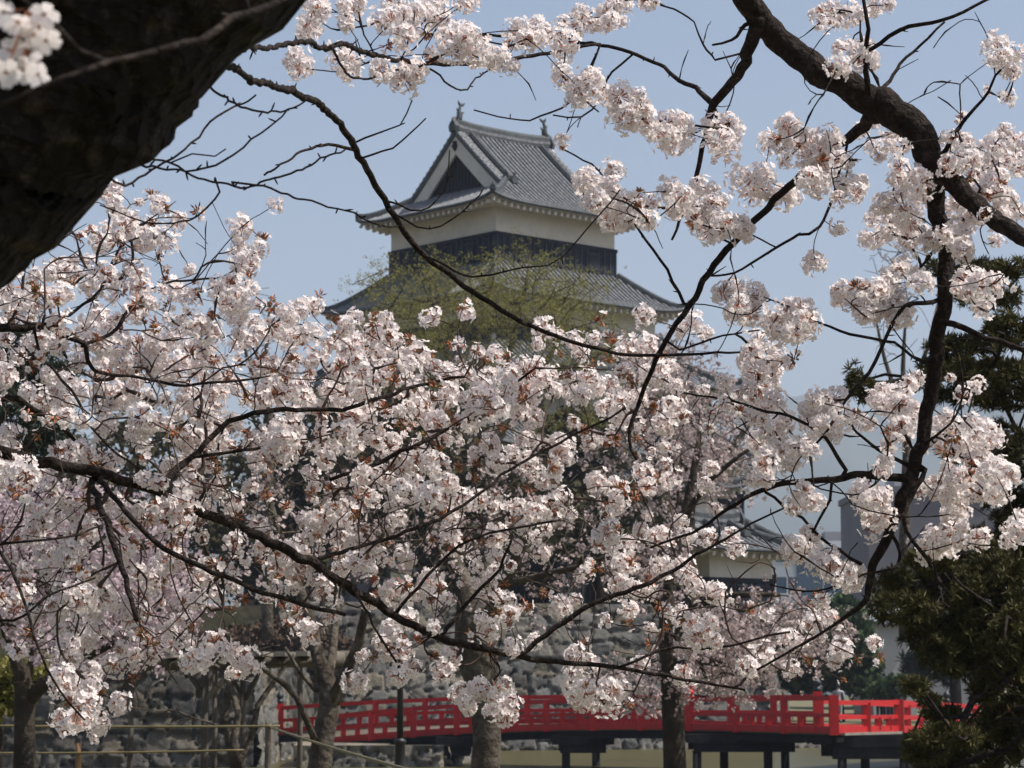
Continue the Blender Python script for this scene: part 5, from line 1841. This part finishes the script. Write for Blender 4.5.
M['olive'] = mat('olive_leaf', (0.060, 0.055, 0.028), 0.8, vary=0.45, spec=0.1, translucent=0.15)
for px, D_, lab, sd, el in (
        (120, 108, 'olive green evergreen behind the pink cherry at the left', 111, [(60, 520, 90, 70, 520), (140, 490, 90, 70, 520), (20, 560, 60, 50, 260), (110, 580, 90, 40, 300)]),
        (290, 112, 'olive green evergreen behind the forked grey trunk', 113, [(270, 500, 90, 75, 560), (330, 520, 70, 70, 420), (230, 560, 80, 40, 300), (330, 450, 50, 40, 200)]),
        (455, 106, 'olive green evergreen behind the stout grey trunk', 115, [(420, 480, 80, 70, 480), (480, 500, 80, 60, 420), (440, 550, 90, 40, 260), (400, 420, 46, 34, 180)]),
        (600, 110, 'olive green evergreen between the keep and the smaller tower', 117, [(560, 500, 70, 60, 420), (620, 530, 60, 50, 300), (580, 450, 50, 40, 200)])):
    pads_tree('broadleaf_evergreen', lab, 'tree', (px, 600), D_, [(px, 590, 12), (px, 540, 10), (px, 480, 7)], el, [M['olive']], PUFF, 0.36, sd, 1.2, leafname='foliage', zfloor=4.35)

# reddish brown hedge on the terrace at the left
pads_tree('dry_hedge', 'reddish brown dry hedge mound on the terrace behind the trellis', 'hedge', (255, 690), 99.5,
    [(255, 690, 8), (255, 670, 6), (255, 655, 4)],
    [(290, 655, 62, 34, 2800), (230, 662, 55, 30, 1900), (170, 668, 50, 26, 1300), (300, 630, 34, 16, 800), (290, 692, 40, 14, 650), (130, 675, 40, 18, 550)], [M['dry']], PUFF, 0.17, 99, 0.7, leafname='foliage', zfloor=1.8)


# ------------------------------------------------------------------ trellis, vine, bamboo fence, lamp post
def trellis():
    D = 30
    b = P(205, 768, D)
    r = thing('wisteria_trellis', 'rustic wooden trellis of round logs on posts by the stone wall', 'trellis', (b[0], D, 0))
    def lg(nm, a, c, w_, m_='log', dd=0.0, sides=10):
        mb_ = MB()
        mb_.tube([P(a[0], a[1], D + dd), (P(a[0], a[1], D + dd) + P(c[0], c[1], D + dd)) / 2, P(c[0], c[1], D + dd)], w_ / 2 / F * D, sides)
        return mb_.build(nm, M[m_], r, smooth=True)
    lg('beam', (60, 667), (345, 660), 13)
    lg('beam', (60, 664), (350, 656), 12, dd=2.2)
    sl_ = MB()
    for k in range(12):
        x = 85 + k * 22
        p = P(x, 653.5 + (330 - x) * 0.01, D)
        sl_.box((p[0] - 0.07, D - 0.5, p[2] - 0.03), (p[0] + 0.07, D + 2.6, p[2] + 0.03))
    sl_.build('slats', M['slat'], r)
    for x, dd in ((205, 0), (131, 0), (243, 0), (215, 2.2), (300, 2.2)):
        p = P(x, 664, D)
        x0 = p[0] if dd == 0 else P(x, 664, D + dd)[0]
        m_ = MB()
        m_.tube([(x0, D + dd, -0.1), (x0 + 0.01, D + dd, 0.8), (x0, D + dd, p[2])], [0.05, 0.046, 0.045] if x in (205,) else [0.036, 0.034, 0.034], 8)
        m_.build('post', M['log'], r, smooth=True)
    for a, c, w_, mm in (((207, 698), (238, 666), 6, 'slat'), ((203, 694), (186, 670), 5, 'log'), ((245, 700), (262, 668), 5, 'log'), ((241, 694), (228, 670), 4, 'log'), ((131, 692), (146, 670), 4, 'log'), ((131, 690), (117, 672), 4, 'log')):
        o = lg('brace', a, c, w_, mm, 0.0, 8)
trellis()
mid_tree('wisteria_vine', 'thick twisted bare wisteria vine climbing the wooden trellis', 'vine', (235, 790), 29.6,
    [[(238, 790, 12, 0), (236, 765, 12, 0), (228, 735, 10, 0), (224, 712, 10, 0.1), (229, 690, 9, 0.1), (236, 672, 8, 0.1), (225, 655, 6, 0.2)],
     [(240, 770, 9, -0.1), (232, 745, 8, -0.2), (238, 715, 7, -0.1), (232, 690, 6, 0.0), (224, 672, 5, 0.0), (200, 655, 4, 0.2)],
     [(238, 765, 7, 0), (252, 735, 6, 0.1), (258, 705, 6, 0.1), (272, 685, 5, 0.2), (285, 665, 4, 0.2)]],
    [(230, 652, 70, 8, 24), (160, 700, 40, 40, 14)], 0, None, tip=0.006, bark=M['bark_grey'], seed=103, depth=0.4)

def fence():
    D = 25
    a = P(-40, 726, D)
    r = thing('bamboo_fence', 'low bamboo rail fence with thin poles in front of the stone wall', 'fence', (P(78, 745, D)[0], D, 0))
    def pole(nm, p, q, rad, m_='bamboo'):
        mb_ = MB()
        n = max(4, int(np.linalg.norm(q - p) / 0.12))
        f = np.linspace(0, 1, n + 1)
        pts = p[None] * (1 - f[:, None]) + q[None] * f[:, None]
        pts[:, 2] -= 0.012 * np.sin(f * math.pi)
        rr = np.full(n + 1, rad)
        rr[::3] *= 1.18
        mb_.tube(pts, rr, 8)
        mb_.build(nm, M[m_], r, smooth=True)
    pole('rail', P(-60, 725, D), P(280, 726, D), 0.011)
    pole('rail', P(-60, 753, D), P(244, 750, D), 0.009)
    pole('rail', P(270, 727, D), P(440, 779, 12.6), 0.010)
    for x, y0, D_, w_, mm in ((78, 748, D, 0.028, 'bamboo_post'), (268, 727, D, 0.03, 'log'), (-30, 722, D, 0.028, 'bamboo_post'), (430, 790, 13.2, 0.028, 'bamboo_post')):
        p = P(x, y0, D_)
        pole('post', np.array((p[0], p[1] + 0.03, -0.05)), p + np.array((0, 0.03, 0.05)), w_, mm)
fence()

def lamp():
    D = 35
    p = P(400, 744, D)
    r = thing('lamp_post', 'slim black iron lamp post in front of the red bridge', 'lamp post', (p[0], D, 0))
    b = MB()
    b.lathe((p[0], D, 0), [(0.0, -0.05), (0.12, -0.05), (0.12, 0.12), (0.075, 0.2), (0.07, p[2]), (0.085, p[2] + 0.02), (0.085, p[2] + 0.05), (0.045, p[2] + 0.08)], 12)
    b.build('base', M['iron'], r, smooth=True)
    t = P(400, 602, D)
    b = MB()
    b.tube([(p[0], D, p[2] + 0.05), (p[0], D, (p[2] + t[2]) / 2), (p[0], D, t[2])], [0.046, 0.042, 0.040], 12)
    b.build('pole', M['iron'], r, smooth=True)
    b = MB()
    b.lathe((p[0], D, t[2]), [(0, 0), (0.08, 0.02), (0.11, 0.05), (0.17, 0.42), (0.0, 0.42)], 6)
    lan = b.build('lantern', M['glass_lamp'], r)
    b = MB()
    b.lathe((p[0], D, t[2] + 0.42), [(0.0, -0.001), (0.21, 0), (0.20, 0.04), (0.06, 0.16), (0.03, 0.24), (0, 0.25)], 6)
    b.build('lantern_roof', M['iron'], lan)
lamp()


# ------------------------------------------------------------------ people beyond the bridge
def person(px, D, zg, hgt, top, legs, label, face=0.0, arm=0.15):
    x = P(px, 690, D)[0]
    s = hgt / 1.70
    r = thing('person', label, 'person', (x, D, zg), face, 'people beyond the bridge')
    bm_v = {'pel': (0, 0, 0.92, 0.155, 0.11), 'wai': (0, 0, 1.08, 0.14, 0.10), 'che': (0, 0, 1.30, 0.175, 0.115), 'neck': (0, 0, 1.45, 0.06, 0.06), 'hd0': (0, -0.01, 1.54, 0.075, 0.085), 'hd1': (0, -0.01, 1.63, 0.075, 0.09),
            'hipL': (0.09, 0, 0.84, 0.09, 0.09), 'kneL': (0.10, -0.02, 0.48, 0.062, 0.062), 'ankL': (0.10, 0.02, 0.09, 0.042, 0.042), 'toeL': (0.11, -0.13, 0.04, 0.04, 0.03),
            'hipR': (-0.09, 0, 0.84, 0.09, 0.09), 'kneR': (-0.10, -0.06, 0.48, 0.062, 0.062), 'ankR': (-0.10, 0.06, 0.09, 0.042, 0.042), 'toeR': (-0.11, -0.09, 0.04, 0.04, 0.03),
            'shL': (0.20, 0, 1.36, 0.062, 0.062), 'elL': (0.25, 0.02, 1.10, 0.047, 0.047), 'wrL': (0.24, -arm, 0.88, 0.034, 0.034), 'haL': (0.235, -arm - 0.05, 0.79, 0.036, 0.025),
            'shR': (-0.20, 0, 1.36, 0.062, 0.062), 'elR': (-0.25, 0.02, 1.10, 0.047, 0.047), 'wrR': (-0.24, -arm * 0.6, 0.88, 0.034, 0.034), 'haR': (-0.235, -arm * 0.6 - 0.05, 0.79, 0.036, 0.025)}
    ed = [('pel', 'wai'), ('wai', 'che'), ('che', 'neck'), ('neck', 'hd0'), ('hd0', 'hd1'), ('pel', 'hipL'), ('hipL', 'kneL'), ('kneL', 'ankL'), ('ankL', 'toeL'), ('pel', 'hipR'), ('hipR', 'kneR'), ('kneR', 'ankR'), ('ankR', 'toeR'),
          ('che', 'shL'), ('shL', 'elL'), ('elL', 'wrL'), ('wrL', 'haL'), ('che', 'shR'), ('shR', 'elR'), ('elR', 'wrR'), ('wrR', 'haR')]
    nm = list(bm_v)
    me = bpy.data.meshes.new('body')
    me.from_pydata([tuple(c * s for c in bm_v[k][:3]) for k in nm], [(nm.index(a), nm.index(b_)) for a, b_ in ed], [])
    o = bpy.data.objects.new('body', me)
    COL.objects.link(o)
    o.parent = r
    md = o.modifiers.new('skin', 'SKIN')
    for i, k in enumerate(nm):
        me.skin_vertices[0].data[i].radius = (bm_v[k][3] * s, bm_v[k][4] * s)
    me.skin_vertices[0].data[0].use_root = True
    o.modifiers.new('sub', 'SUBSURF').render_levels = 1
    dg = bpy.context.evaluated_depsgraph_get()
    nme = bpy.data.meshes.new_from_object(o.evaluated_get(dg))
    o.modifiers.clear()
    o.data = nme
    nme.name = 'body'
    nme.materials.clear()
    for m_ in (M['skin'], top, legs, M['blackcloth']):
        nme.materials.append(m_)
    for p in nme.polygons:
        z = p.center.z / s
        ax = abs(p.center.x) / s
        p.use_smooth = True
        if z < 0.085:
            p.material_index = 3
        elif ax > 0.19 and z < 0.9:
            p.material_index = 0
        elif z < 0.95:
            p.material_index = 2
        elif z < 1.45:
            p.material_index = 1
        else:
            p.material_index = 0
    hb_ = MB()
    hb_.lathe((0, 0.012 * s, 1.60 * s), [(0.095 * s, -0.07 * s), (0.10 * s, 0.0), (0.088 * s, 0.06 * s), (0.05 * s, 0.10 * s), (0, 0.115 * s)], 10)
    hb_.build('hair', M['hair'], r, smooth=True, local=True)
    return r
GZ = -0.66
person(879, 120, GZ, 1.70, M['navy'], M['blackcloth'], 'person in a navy jacket, left of three beyond the bridge', 0.2)
person(886, 121, GZ, 1.74, M['bluecloth'], M['navy'], 'person in a blue jacket in the middle of three beyond the bridge', -0.3)
person(893, 119.5, GZ, 1.62, M['blackcloth'], M['navy'], 'person in dark clothes, right of three beyond the bridge', 2.6)
person(862, 124, GZ, 1.58, M['blackcloth'], M['blackcloth'], 'person in black clothes under the round evergreen tree', 1.5)
person(838, 118, GZ, 1.86, M['greycloth'], M['greycloth'], 'person in pale grey clothes standing alone behind the bridge corner post', 3.0)
